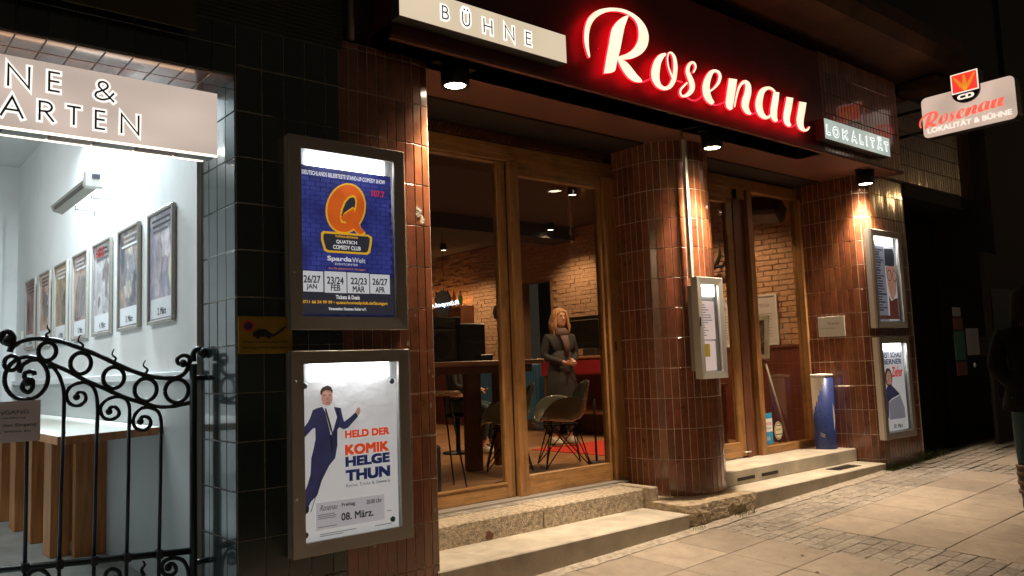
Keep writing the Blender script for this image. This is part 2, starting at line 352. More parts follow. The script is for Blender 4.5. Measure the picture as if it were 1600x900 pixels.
GLY = {
 'B': [[(0,0),(0,1),(.45,1)]+arc(.45,.76,.42,.24,90,-90)+[(0,.52)], [(.45,.52)]+arc(.5,.26,.5,.26,90,-90)+[(0,0)]],
 'U': [[(0,1),(0,.38)]+arc(.5,.38,.5,.38,180,360)+[(1,1)]],
 'H': [[(0,0),(0,1)],[(1,0),(1,1)],[(0,.5),(1,.5)]],
 'N': [[(0,0),(0,1),(1,0),(1,1)]],
 'E': [[(1,1),(0,1),(0,0),(1,0)],[(0,.52),(.95,.52)]],
 'G': [arc(.55,.5,.55,.5,45,315)+[(.98,.45),(.55,.45)]],
 'A': [[(0,0),(.5,1),(1,0)],[(.2,.33),(.8,.33)]],
 'R': [[(0,0),(0,1),(.45,1)]+arc(.45,.74,.45,.26,90,-90)+[(0,.48)], [(.42,.48),(1,0)]],
 'T': [[(0,1),(1,1)],[(.5,1),(.5,0)]],
 'L': [[(0,1),(0,0),(1,0)]],
 'O': [arc(.5,.5,.5,.5,90,450,24)],
 'K': [[(0,0),(0,1)],[(1,1),(0,.42)],[(.25,.57),(1,0)]],
 'I': [[(.5,0),(.5,1)]],
 '&': [[(1,0),(.22,.68)]+arc(.44,.8,.25,.2,205,-30,10)+[(.5,.56),(.1,.36)]+arc(.36,.2,.34,.2,150,300,8)+[(.75,.12),(1,.42)]],
 'DOT': [arc(.5,.5,.5,.5,0,360,10)],
}
def ribbon(P, wd, cap=True):
    Q_ = [Vector(P[0])]
    for p in P[1:]:
        if (Vector(p)-Q_[-1]).length > 1e-3: Q_.append(Vector(p))
    P = Q_; L = []; R_ = []; n = len(P)
    closed = (P[0]-P[-1]).length < 1e-4
    for i, p in enumerate(P):
        a = P[i-1] if i > 0 else (P[-2] if closed else None); b = P[i+1] if i < n-1 else (P[1] if closed else None)
        d0 = (p-a).normalized() if a is not None else (b-p).normalized(); d1 = (b-p).normalized() if b is not None else d0
        nn = Vector((-(d0+d1).y, (d0+d1).x))
        if nn.length < .3: nn = Vector((-d0.y, d0.x))
        nn.normalize(); k = 1/max(.42, nn.dot(Vector((-d1.y, d1.x)))); q = p.copy()
        if cap and not closed and i == 0: q = p-d1*wd/2
        if cap and not closed and i == n-1: q = p+d0*wd/2
        L.append(tuple(q+nn*wd/2*k)); R_.append(tuple(q-nn*wd/2*k))
    return L, R_
def stroke_letter(ch, bx, fn, w_out, w_in, m_out, m_in, parent, step, name='letter'):
    """one letter drawn with strokes inside (x0,x1,z0,z1): a wide lit outline and a thin dark core 1.5 mm proud of it"""
    x0, x1, z0, z1 = bx
    x0 += w_out/2; x1 -= w_out/2; z0 += w_out/2; z1 -= w_out/2
    dots = []
    if ch in 'ÄÜ':
        base = {'Ä': 'A', 'Ü': 'U'}[ch]; zt = z1; z1 = z0+(z1-z0)*(.80 if ch == 'Ü' else .78)
        for k in (.28, .72): dots.append((x0+(x1-x0)*k, zt))
    else: base = ch
    o = MB(); c = MB(); k = 0
    for st in GLY[base]:
        P = [(x0+p[0]*(x1-x0), z0+p[1]*(z1-z0)) for p in st]
        L, R_ = ribbon(P, w_out); o.strip(L, R_, lambda a, b, k=k: fn(a, b, 0.002+k*.0004))
        L, R_ = ribbon(P, w_in); c.strip(L, R_, lambda a, b, k=k: fn(a, b, 0.0045+k*.0004)); k += 1
    for (dx, dz) in dots:
        o.poly(arc(dx, dz, w_out*.75, w_out*.75, 0, 345, 12), lambda a, b: fn(a, b, .0022)); c.poly(arc(dx, dz, w_in*.8, w_in*.8, 0, 345, 10), lambda a, b: fn(a, b, .0046))
    ob = o.build(name, m_out, parent, fix=False); c.build('letter_core', m_in, ob, fix=False)
    return ob
ROS_POLY=[[(4.112,2.177),(4.101,2.195),(4.090,2.222),(4.080,2.253),(4.074,2.286),(4.074,2.317),(4.078,2.349),(4.083,2.379),(4.093,2.409),(4.106,2.439),(4.124,2.468),(4.149,2.496),(4.178,2.522),(4.208,2.544),(4.241,2.564),(4.277,2.580),(4.316,2.595),(4.356,2.609),(4.399,2.620),(4.446,2.630),(4.492,2.637),(4.536,2.639),(4.577,2.637),(4.617,2.633),(4.654,2.624),(4.688,2.613),(4.717,2.598),(4.741,2.581),(4.760,2.562),(4.773,2.541),(4.782,2.519),(4.786,2.498),(4.785,2.477),(4.780,2.451),(4.771,2.425),(4.757,2.401),(4.740,2.379),(4.718,2.356),(4.693,2.334),(4.662,2.313),(4.628,2.294),(4.589,2.275),(4.549,2.260),(4.508,2.247),(4.471,2.238),(4.446,2.232),(4.429,2.231),(4.417,2.236),(4.417,2.244),(4.436,2.256),(4.465,2.269),(4.495,2.282),(4.526,2.297),(4.558,2.317),(4.589,2.341),(4.615,2.367),(4.636,2.394),(4.651,2.418),(4.661,2.442),(4.667,2.466),(4.670,2.492),(4.670,2.519),(4.665,2.545),(4.654,2.565),(4.639,2.581),(4.619,2.593),(4.595,2.602),(4.565,2.608),(4.533,2.610),(4.500,2.610),(4.465,2.607),(4.427,2.600),(4.389,2.591),(4.351,2.579),(4.313,2.563),(4.275,2.542),(4.238,2.518),(4.206,2.492),(4.179,2.465),(4.159,2.438),(4.144,2.410),(4.133,2.383),(4.125,2.354),(4.120,2.325),(4.118,2.296),(4.117,2.268),(4.119,2.240),(4.123,2.210),(4.126,2.187),(4.121,2.176)],
[(4.561,2.602),(4.537,2.593),(4.505,2.577),(4.469,2.552),(4.434,2.523),(4.404,2.493),(4.380,2.463),(4.367,2.442),(4.357,2.416),(4.343,2.373),(4.329,2.322),(4.314,2.275),(4.298,2.223),(4.278,2.153),(4.263,2.096),(4.263,2.086),(4.272,2.092),(4.291,2.096),(4.313,2.102),(4.335,2.109),(4.355,2.117),(4.371,2.125),(4.384,2.138),(4.393,2.160),(4.401,2.188),(4.410,2.211),(4.421,2.239),(4.436,2.274),(4.452,2.316),(4.468,2.366),(4.484,2.417),(4.500,2.464),(4.516,2.508),(4.542,2.558),(4.564,2.597),(4.569,2.606)],
[(4.421,2.233),(4.438,2.238),(4.463,2.238),(4.491,2.234),(4.521,2.225),(4.550,2.209),(4.577,2.190),(4.603,2.170),(4.626,2.153),(4.649,2.141),(4.668,2.131),(4.679,2.119),(4.678,2.108),(4.654,2.100),(4.622,2.095),(4.592,2.094),(4.562,2.098),(4.532,2.107),(4.504,2.122),(4.479,2.142),(4.457,2.164),(4.440,2.186),(4.427,2.205),(4.420,2.221)]]
ROS_RIB=[([(4.978,2.404),(4.957,2.397),(4.934,2.389),(4.908,2.376),(4.883,2.357),(4.860,2.335),(4.840,2.312),(4.823,2.286),(4.810,2.260),(4.800,2.236),(4.794,2.212),(4.791,2.188),(4.793,2.164),(4.802,2.144),(4.816,2.127),(4.832,2.113),(4.852,2.103),(4.873,2.097),(4.894,2.094),(4.915,2.093),(4.937,2.094),(4.961,2.099),(4.985,2.107),(5.011,2.119),(5.036,2.136),(5.057,2.157),(5.076,2.181),(5.091,2.205),(5.102,2.231),(5.110,2.258),(5.116,2.283),(5.120,2.307),(5.121,2.329),(5.120,2.350),(5.117,2.370),(5.112,2.389),(5.103,2.406),(5.089,2.418),(5.072,2.426),(5.055,2.430),(5.037,2.427),(5.022,2.419),(5.011,2.408),(5.003,2.394),(4.997,2.377),(4.993,2.358),(4.992,2.340),(4.993,2.320),(4.997,2.302),(5.002,2.285),(5.008,2.270),(5.015,2.255),(5.023,2.241),(5.031,2.227),(5.039,2.213)],[(4.988,2.390),(4.972,2.377),(4.959,2.366),(4.949,2.354),(4.938,2.340),(4.926,2.323),(4.916,2.306),(4.909,2.287),(4.903,2.267),(4.898,2.247),(4.893,2.227),(4.890,2.208),(4.888,2.193),(4.888,2.177),(4.890,2.162),(4.894,2.149),(4.900,2.139),(4.909,2.132),(4.920,2.127),(4.932,2.124),(4.944,2.124),(4.957,2.127),(4.971,2.133),(4.986,2.142),(4.998,2.152),(5.012,2.167),(5.025,2.186),(5.037,2.206),(5.047,2.228),(5.056,2.252),(5.062,2.275),(5.067,2.297),(5.069,2.317),(5.070,2.336),(5.070,2.356),(5.069,2.374),(5.066,2.389),(5.060,2.400),(5.051,2.409),(5.043,2.414),(5.037,2.415),(5.031,2.413),(5.024,2.406),(5.017,2.394),(5.011,2.378),(5.008,2.361),(5.008,2.344),(5.010,2.325),(5.013,2.308),(5.019,2.293),(5.027,2.278),(5.035,2.264),(5.044,2.250),(5.052,2.236),(5.061,2.223)]),
([(5.330,2.314),(5.344,2.331),(5.359,2.349),(5.368,2.366),(5.370,2.382),(5.366,2.395),(5.357,2.405),(5.343,2.411),(5.325,2.412),(5.303,2.406),(5.282,2.395),(5.263,2.380),(5.247,2.363),(5.235,2.345),(5.226,2.326),(5.221,2.306),(5.223,2.288),(5.229,2.272),(5.236,2.258),(5.243,2.243),(5.251,2.228),(5.256,2.213),(5.259,2.199),(5.261,2.185),(5.260,2.174),(5.255,2.163),(5.246,2.151),(5.235,2.139),(5.222,2.128),(5.207,2.116),(5.192,2.107),(5.181,2.102),(5.172,2.099),(5.165,2.098),(5.159,2.100),(5.152,2.105),(5.148,2.112),(5.148,2.120),(5.150,2.130),(5.156,2.139),(5.165,2.149),(5.180,2.160),(5.195,2.173),(5.210,2.185),(5.226,2.198),(5.242,2.211)],[(5.313,2.316),(5.326,2.334),(5.338,2.350),(5.344,2.363),(5.344,2.374),(5.340,2.383),(5.334,2.389),(5.326,2.391),(5.318,2.392),(5.313,2.389),(5.305,2.383),(5.295,2.372),(5.286,2.359),(5.279,2.346),(5.274,2.331),(5.273,2.319),(5.277,2.309),(5.286,2.299),(5.297,2.286),(5.307,2.272),(5.319,2.257),(5.327,2.239),(5.332,2.220),(5.332,2.200),(5.326,2.178),(5.312,2.156),(5.293,2.137),(5.272,2.121),(5.248,2.107),(5.224,2.096),(5.203,2.088),(5.185,2.083),(5.167,2.080),(5.151,2.080),(5.138,2.086),(5.130,2.094),(5.125,2.104),(5.125,2.115),(5.128,2.128),(5.136,2.142),(5.148,2.155),(5.164,2.168),(5.179,2.180),(5.194,2.193),(5.210,2.205),(5.226,2.218)]),
([(5.517,2.186),(5.541,2.199),(5.565,2.212),(5.590,2.228),(5.617,2.246),(5.644,2.267),(5.668,2.289),(5.686,2.311),(5.699,2.334),(5.707,2.355),(5.707,2.373),(5.700,2.388),(5.688,2.399),(5.671,2.406),(5.649,2.408),(5.626,2.406),(5.600,2.401),(5.572,2.390),(5.544,2.374),(5.518,2.353),(5.495,2.329),(5.475,2.305),(5.459,2.281),(5.446,2.257),(5.436,2.232),(5.431,2.207),(5.431,2.181),(5.434,2.158),(5.444,2.137),(5.458,2.120),(5.476,2.106),(5.499,2.096),(5.524,2.091),(5.546,2.087)],[(5.507,2.194),(5.530,2.208),(5.553,2.221),(5.575,2.236),(5.597,2.255),(5.618,2.275),(5.636,2.294),(5.649,2.313),(5.658,2.332),(5.664,2.348),(5.665,2.360),(5.662,2.370),(5.656,2.378),(5.647,2.382),(5.635,2.384),(5.622,2.382),(5.609,2.376),(5.596,2.368),(5.585,2.358),(5.574,2.342),(5.562,2.322),(5.551,2.301),(5.543,2.282),(5.536,2.264),(5.532,2.246),(5.530,2.227),(5.531,2.207),(5.534,2.190),(5.538,2.176),(5.545,2.163),(5.553,2.150),(5.560,2.139),(5.572,2.128),(5.584,2.116)]),
([(5.813,2.369),(5.802,2.339),(5.792,2.308),(5.781,2.276),(5.770,2.242),(5.760,2.207),(5.751,2.177),(5.745,2.154),(5.742,2.133),(5.745,2.113),(5.761,2.097),(5.782,2.091),(5.801,2.087)],[(5.932,2.382),(5.921,2.351),(5.911,2.320),(5.900,2.288),(5.888,2.254),(5.875,2.219),(5.865,2.189),(5.857,2.166),(5.851,2.151),(5.846,2.142),(5.841,2.133),(5.840,2.122),(5.840,2.107)]),
([(5.874,2.127),(5.886,2.156),(5.898,2.185),(5.911,2.214),(5.926,2.244),(5.942,2.275),(5.959,2.302),(5.976,2.323),(5.994,2.340),(6.011,2.353),(6.028,2.363),(6.040,2.369),(6.042,2.368),(6.044,2.364),(6.048,2.356),(6.049,2.345),(6.046,2.329),(6.038,2.307),(6.029,2.284),(6.015,2.261),(5.998,2.235),(5.984,2.209),(5.976,2.185),(5.973,2.162),(5.977,2.140),(5.991,2.122),(6.011,2.108),(6.034,2.098),(6.058,2.095),(6.080,2.096),(6.098,2.098)],[(5.856,2.126),(5.866,2.154),(5.876,2.183),(5.887,2.212),(5.900,2.243),(5.914,2.275),(5.930,2.303),(5.947,2.327),(5.965,2.348),(5.984,2.365),(6.005,2.381),(6.030,2.395),(6.063,2.403),(6.093,2.400),(6.117,2.390),(6.133,2.372),(6.137,2.348),(6.135,2.320),(6.128,2.292),(6.116,2.263),(6.102,2.236),(6.092,2.215),(6.085,2.197),(6.080,2.182),(6.078,2.171),(6.079,2.159),(6.084,2.146),(6.089,2.135),(6.093,2.129),(6.102,2.124),(6.114,2.118)]),
([(6.526,2.395),(6.506,2.403),(6.486,2.411),(6.461,2.416),(6.432,2.417),(6.401,2.412),(6.369,2.404),(6.335,2.392),(6.300,2.374),(6.267,2.351),(6.241,2.324),(6.222,2.296),(6.207,2.270),(6.195,2.246),(6.187,2.221),(6.183,2.196),(6.186,2.171),(6.194,2.148),(6.208,2.128),(6.229,2.112),(6.256,2.102),(6.284,2.097),(6.314,2.096),(6.345,2.101),(6.375,2.111),(6.402,2.126),(6.426,2.144),(6.446,2.162),(6.461,2.180),(6.471,2.197),(6.481,2.213)],[(6.500,2.375),(6.479,2.383),(6.460,2.390),(6.442,2.392),(6.423,2.389),(6.403,2.384),(6.385,2.375),(6.366,2.364),(6.349,2.351),(6.337,2.337),(6.327,2.321),(6.318,2.299),(6.309,2.276),(6.302,2.256),(6.297,2.236),(6.294,2.219),(6.295,2.201),(6.298,2.183),(6.303,2.168),(6.309,2.157),(6.319,2.147),(6.329,2.139),(6.339,2.134),(6.350,2.132),(6.362,2.132),(6.380,2.140),(6.400,2.153),(6.418,2.168),(6.431,2.182),(6.442,2.197),(6.454,2.214)]),
([(6.491,2.382),(6.478,2.352),(6.466,2.323),(6.453,2.293),(6.440,2.262),(6.427,2.230),(6.417,2.200),(6.413,2.173),(6.412,2.149),(6.420,2.127),(6.438,2.111),(6.460,2.103),(6.481,2.095)],[(6.585,2.392),(6.576,2.362),(6.567,2.333),(6.557,2.303),(6.546,2.272),(6.535,2.241),(6.527,2.214),(6.522,2.192),(6.520,2.174),(6.518,2.159),(6.518,2.147),(6.521,2.133),(6.526,2.118)]),
([(6.703,2.373),(6.689,2.340),(6.676,2.307),(6.663,2.276),(6.649,2.244),(6.635,2.211),(6.625,2.180),(6.622,2.154),(6.626,2.132),(6.637,2.112),(6.660,2.099),(6.686,2.093),(6.710,2.089)],[(6.817,2.384),(6.805,2.351),(6.793,2.318),(6.780,2.285),(6.765,2.251),(6.750,2.219),(6.738,2.193),(6.732,2.173),(6.728,2.158),(6.727,2.146),(6.729,2.138),(6.737,2.128),(6.750,2.116)]),
([(6.921,2.369),(6.907,2.336),(6.893,2.303),(6.879,2.270),(6.866,2.238),(6.852,2.204),(6.845,2.172),(6.846,2.146),(6.856,2.124),(6.872,2.106),(6.899,2.094),(6.931,2.088),(6.962,2.087),(6.992,2.092),(7.017,2.100),(7.038,2.111),(7.054,2.123),(7.066,2.136),(7.077,2.148)],[(7.044,2.380),(7.032,2.347),(7.019,2.314),(7.007,2.281),(6.992,2.248),(6.978,2.216),(6.969,2.191),(6.964,2.172),(6.963,2.156),(6.963,2.144),(6.966,2.133),(6.974,2.122),(6.984,2.115),(6.993,2.114),(7.006,2.117),(7.020,2.122),(7.032,2.129),(7.045,2.140),(7.059,2.151)])]
ROS_CON=[([(4.670,2.105),(4.680,2.106),(4.690,2.108),(4.703,2.111),(4.718,2.117),(4.734,2.124),(4.750,2.132),(4.766,2.140),(4.783,2.148),(4.799,2.156)],[(4.672,2.116),(4.682,2.118),(4.691,2.119),(4.700,2.122),(4.713,2.127),(4.728,2.134),(4.744,2.142),(4.760,2.149),(4.776,2.157),(4.792,2.166)]),
([(5.064,2.211),(5.081,2.208),(5.098,2.204),(5.117,2.202),(5.138,2.203),(5.159,2.204),(5.180,2.206)],[(5.073,2.222),(5.091,2.220),(5.108,2.218),(5.125,2.217),(5.144,2.217),(5.165,2.217),(5.185,2.218)]),
([(5.211,2.094),(5.230,2.088),(5.249,2.083),(5.269,2.079),(5.290,2.077),(5.312,2.078),(5.334,2.081),(5.356,2.088),(5.377,2.098),(5.397,2.110),(5.416,2.123),(5.434,2.138),(5.452,2.152)],[(5.223,2.107),(5.243,2.102),(5.262,2.096),(5.280,2.093),(5.298,2.092),(5.317,2.092),(5.334,2.095),(5.350,2.100),(5.367,2.108),(5.384,2.118),(5.401,2.130),(5.417,2.145),(5.434,2.159)]),
([(5.541,2.096),(5.560,2.094),(5.581,2.091),(5.605,2.091),(5.631,2.098),(5.656,2.107),(5.680,2.117),(5.704,2.127),(5.728,2.138),(5.752,2.149)],[(5.557,2.115),(5.576,2.112),(5.593,2.108),(5.609,2.108),(5.628,2.112),(5.650,2.119),(5.674,2.128),(5.697,2.138),(5.721,2.149),(5.745,2.160)]),
([(6.051,2.111),(6.070,2.107),(6.090,2.102),(6.115,2.102),(6.144,2.109),(6.172,2.120),(6.198,2.131)],[(6.072,2.130),(6.090,2.125),(6.106,2.120),(6.120,2.119),(6.140,2.123),(6.165,2.132),(6.192,2.141)]),
([(6.487,2.102),(6.505,2.101),(6.526,2.101),(6.549,2.104),(6.572,2.112),(6.591,2.123),(6.609,2.133),(6.628,2.143),(6.648,2.153),(6.668,2.164)],[(6.502,2.123),(6.520,2.121),(6.536,2.119),(6.548,2.119),(6.561,2.123),(6.577,2.132),(6.596,2.142),(6.615,2.152),(6.635,2.163),(6.655,2.174)]),
([(6.706,2.095),(6.727,2.094),(6.750,2.093),(6.778,2.096),(6.803,2.107),(6.823,2.121),(6.841,2.133),(6.858,2.144),(6.875,2.155),(6.893,2.167)],[(6.723,2.117),(6.744,2.114),(6.762,2.112),(6.774,2.113),(6.788,2.118),(6.805,2.129),(6.824,2.141),(6.842,2.152),(6.858,2.163),(6.875,2.174)])]
GATE_PATHS=[('top_rail',0.013,[(0.016,0.116),(0.017,0.104),(0.018,0.093),(0.021,0.080),(0.025,0.066),(0.031,0.050),(0.040,0.037),(0.050,0.026),(0.063,0.018),(0.077,0.012),(0.093,0.008),(0.111,0.007),(0.130,0.008),(0.148,0.008),(0.167,0.010),(0.187,0.013),(0.207,0.017),(0.229,0.022),(0.252,0.029),(0.277,0.039),(0.304,0.050),(0.332,0.062),(0.358,0.076),(0.385,0.091),(0.411,0.105),(0.437,0.120),(0.464,0.134),(0.490,0.148),(0.516,0.161),(0.542,0.173),(0.568,0.185),(0.593,0.196),(0.619,0.207),(0.645,0.217),(0.671,0.225),(0.697,0.231),(0.721,0.236),(0.740,0.239),(0.756,0.241),(0.773,0.241),(0.793,0.240),(0.814,0.237),(0.833,0.232),(0.850,0.225),(0.864,0.215),(0.877,0.206),(0.885,0.198),(0.891,0.190),(0.897,0.182)]),
('top_rail_curl',0.012,[(0.016,0.092),(0.018,0.101),(0.020,0.111),(0.023,0.119),(0.030,0.124),(0.039,0.128),(0.048,0.130),(0.057,0.129),(0.067,0.125),(0.074,0.120),(0.080,0.114),(0.083,0.107),(0.084,0.100),(0.082,0.093),(0.077,0.087),(0.071,0.082),(0.065,0.081),(0.059,0.083),(0.052,0.084)]),
('post_curl',0.016,[(-0.003,0.093),(-0.002,0.107),(-0.000,0.121),(-0.000,0.133),(-0.003,0.143),(-0.007,0.151),(-0.012,0.157),(-0.019,0.161),(-0.026,0.163),(-0.034,0.163),(-0.040,0.161),(-0.046,0.157),(-0.050,0.152),(-0.052,0.148),(-0.053,0.144),(-0.054,0.140)]),
('lower_rail',0.012,[(0.852,0.063),(0.848,0.076),(0.844,0.089),(0.838,0.100),(0.828,0.111),(0.815,0.119),(0.801,0.126),(0.787,0.129),(0.771,0.130),(0.757,0.129),(0.745,0.126),(0.734,0.121),(0.719,0.114),(0.696,0.103),(0.670,0.089),(0.643,0.075),(0.617,0.059),(0.591,0.043),(0.566,0.027),(0.540,0.012),(0.514,-0.001),(0.488,-0.015),(0.462,-0.029),(0.436,-0.043),(0.410,-0.057),(0.383,-0.070),(0.357,-0.083),(0.331,-0.095),(0.303,-0.107),(0.276,-0.117),(0.251,-0.127),(0.228,-0.134),(0.207,-0.141),(0.186,-0.145),(0.165,-0.149),(0.143,-0.150),(0.121,-0.150),(0.102,-0.149),(0.083,-0.146),(0.064,-0.143),(0.045,-0.140),(0.027,-0.136),(0.008,-0.132)]),
('scroll',0.010,[(0.481,-0.266),(0.480,-0.225),(0.479,-0.184),(0.479,-0.148),(0.480,-0.120),(0.481,-0.099),(0.484,-0.079),(0.488,-0.061),(0.493,-0.045),(0.499,-0.032),(0.508,-0.020),(0.519,-0.010),(0.531,-0.004),(0.545,-0.000),(0.561,-0.000),(0.577,-0.003),(0.592,-0.008),(0.606,-0.016),(0.617,-0.026),(0.624,-0.040),(0.629,-0.055),(0.629,-0.071),(0.626,-0.086),(0.619,-0.100),(0.610,-0.111),(0.598,-0.118),(0.584,-0.122),(0.572,-0.122),(0.560,-0.118),(0.549,-0.110),(0.541,-0.102),(0.537,-0.093),(0.536,-0.082),(0.537,-0.072),(0.541,-0.063),(0.548,-0.055),(0.556,-0.050),(0.563,-0.050),(0.572,-0.052),(0.578,-0.056),(0.580,-0.062),(0.581,-0.069),(0.581,-0.076)]),
('scroll',0.010,[(0.325,-0.276),(0.323,-0.233),(0.322,-0.190),(0.322,-0.156),(0.324,-0.137),(0.326,-0.128),(0.329,-0.121),(0.332,-0.112),(0.336,-0.105),(0.342,-0.099),(0.351,-0.093),(0.362,-0.087),(0.374,-0.084),(0.390,-0.084),(0.407,-0.086),(0.423,-0.091),(0.437,-0.099),(0.450,-0.111),(0.459,-0.123),(0.464,-0.136),(0.465,-0.151),(0.463,-0.164),(0.459,-0.176),(0.452,-0.188),(0.444,-0.196),(0.433,-0.201),(0.420,-0.203),(0.408,-0.203),(0.397,-0.199),(0.386,-0.194),(0.379,-0.187),(0.375,-0.179),(0.374,-0.169),(0.376,-0.160),(0.381,-0.151),(0.389,-0.142),(0.397,-0.136),(0.406,-0.136),(0.414,-0.138),(0.421,-0.142),(0.423,-0.147),(0.423,-0.154),(0.423,-0.161)]),
('scroll',0.010,[(0.165,-0.303),(0.164,-0.282),(0.163,-0.261),(0.163,-0.242),(0.164,-0.227),(0.166,-0.215),(0.168,-0.203),(0.172,-0.191),(0.176,-0.181),(0.182,-0.172),(0.191,-0.164),(0.202,-0.157),(0.215,-0.153),(0.229,-0.149),(0.245,-0.148),(0.260,-0.150),(0.273,-0.158),(0.285,-0.170),(0.294,-0.183),(0.300,-0.197),(0.304,-0.212),(0.304,-0.226),(0.301,-0.239),(0.295,-0.251),(0.286,-0.261),(0.274,-0.267),(0.259,-0.270),(0.246,-0.270),(0.235,-0.265),(0.226,-0.257),(0.220,-0.248),(0.217,-0.237),(0.217,-0.225),(0.220,-0.215),(0.226,-0.207),(0.235,-0.200),(0.244,-0.196),(0.252,-0.196),(0.261,-0.199),(0.266,-0.204),(0.268,-0.209),(0.268,-0.216),(0.268,-0.223)]),
('scroll',0.010,[(0.641,-0.273),(0.641,-0.214),(0.640,-0.155),(0.640,-0.106),(0.641,-0.073),(0.642,-0.050),(0.644,-0.029),(0.649,-0.008),(0.655,0.012),(0.661,0.030),(0.668,0.047),(0.677,0.062),(0.684,0.074),(0.691,0.083),(0.698,0.089),(0.705,0.096)]),
('ring_scroll',0.013,[(0.781,0.048),(0.782,0.053),(0.782,0.058),(0.784,0.062),(0.788,0.065),(0.794,0.067),(0.800,0.068),(0.808,0.067),(0.816,0.065),(0.823,0.062),(0.826,0.057),(0.828,0.050),(0.828,0.044),(0.826,0.039),(0.823,0.034),(0.818,0.030),(0.811,0.028),(0.803,0.028),(0.796,0.026),(0.792,0.021),(0.789,0.014),(0.788,0.006),(0.788,-0.003),(0.789,-0.014),(0.791,-0.023),(0.796,-0.030),(0.801,-0.036),(0.807,-0.039),(0.815,-0.038),(0.822,-0.034),(0.828,-0.030),(0.833,-0.025),(0.836,-0.019),(0.837,-0.013),(0.837,-0.006),(0.834,0.002),(0.830,0.008),(0.826,0.011),(0.820,0.014),(0.814,0.016)]),
('spike',0.008,[(0.721,0.243),(0.725,0.249),(0.729,0.254),(0.730,0.260),(0.725,0.266),(0.717,0.271),(0.712,0.277),(0.714,0.282),(0.719,0.288),(0.723,0.294),(0.724,0.300),(0.725,0.305),(0.725,0.311)]),
('spike',0.008,[(0.564,0.182),(0.559,0.188),(0.553,0.193),(0.552,0.199),(0.558,0.207),(0.568,0.215),(0.576,0.222),(0.577,0.227),(0.576,0.232),(0.574,0.237),(0.572,0.243),(0.569,0.250),(0.566,0.256)]),
('spike',0.008,[(0.405,0.101),(0.399,0.109),(0.394,0.116),(0.392,0.124),(0.397,0.131),(0.406,0.138),(0.411,0.146),(0.410,0.155),(0.405,0.166),(0.401,0.176)]),
('spike',0.008,[(0.245,0.036),(0.240,0.043),(0.235,0.050),(0.234,0.057),(0.240,0.065),(0.249,0.072),(0.255,0.081),(0.254,0.090),(0.249,0.100),(0.244,0.110)]),
('bar',0.010,[(0.806,-0.064),(0.810,-0.247),(0.809,-0.963)]),
('bar',0.010,[(0.641,-0.257),(0.646,-0.506),(0.652,-0.980)]),
('bar',0.010,[(0.481,-0.258),(0.484,-0.519),(0.489,-0.999)]),
('bar',0.010,[(0.325,-0.267),(0.326,-0.531),(0.332,-1.016)]),
('bar',0.010,[(0.165,-0.285),(0.166,-0.544),(0.174,-1.034)]),
('finial_scroll',0.016,[(0.898,0.173),(0.895,0.184),(0.891,0.195),(0.888,0.207),(0.885,0.220),(0.883,0.235),(0.883,0.249),(0.887,0.261),(0.893,0.271),(0.900,0.278),(0.909,0.281),(0.918,0.280),(0.926,0.276),(0.932,0.269),(0.936,0.260),(0.938,0.250),(0.936,0.240),(0.930,0.230),(0.925,0.224),(0.919,0.225),(0.913,0.228),(0.907,0.232)]),
('lower_scroll',0.011,[(0.023,-1.102),(0.023,-1.078),(0.024,-1.055),(0.027,-1.033),(0.034,-1.013),(0.043,-0.994),(0.055,-0.980),(0.070,-0.971),(0.087,-0.966),(0.103,-0.964),(0.120,-0.966),(0.135,-0.971),(0.147,-0.978),(0.155,-0.989),(0.159,-1.002),(0.159,-1.015),(0.157,-1.026),(0.151,-1.037),(0.143,-1.046),(0.134,-1.051),(0.122,-1.054),(0.111,-1.054),(0.102,-1.050),(0.093,-1.043),(0.087,-1.035),(0.087,-1.024),(0.090,-1.011),(0.095,-1.001),(0.103,-0.995),(0.112,-0.993),(0.119,-0.994),(0.123,-0.998),(0.125,-1.005),(0.127,-1.012)]),
('lower_scroll',0.011,[(0.695,-1.008),(0.699,-0.996),(0.703,-0.984),(0.710,-0.974),(0.721,-0.965),(0.734,-0.957),(0.747,-0.954),(0.760,-0.955),(0.773,-0.959),(0.783,-0.966),(0.790,-0.974),(0.793,-0.985),(0.797,-0.996)]),
('lower_scroll',0.011,[(0.440,-1.037),(0.435,-1.023),(0.431,-1.008),(0.425,-0.998),(0.416,-0.991),(0.405,-0.988),(0.394,-0.989),(0.384,-0.993),(0.374,-1.000),(0.367,-1.008),(0.364,-1.018),(0.364,-1.029),(0.367,-1.037),(0.373,-1.041),(0.381,-1.042),(0.390,-1.043)]),
('lower_spike',0.012,[(0.246,-1.042),(0.251,-1.031),(0.256,-1.019),(0.258,-1.008),(0.254,-0.999),(0.247,-0.992),(0.242,-0.985),(0.244,-0.977),(0.248,-0.970),(0.252,-0.963)])]
GATE_RINGS=[(0.723,0.172,0.042,0.047),(0.563,0.103,0.050,0.056),(0.402,0.020,0.052,0.057),(0.243,-0.052,0.056,0.061),(0.085,-0.065,0.060,0.064),(0.888,0.115,0.034,0.038),(0.818,0.033,0.101,0.113),(0.810,-0.018,0.022,0.025)]
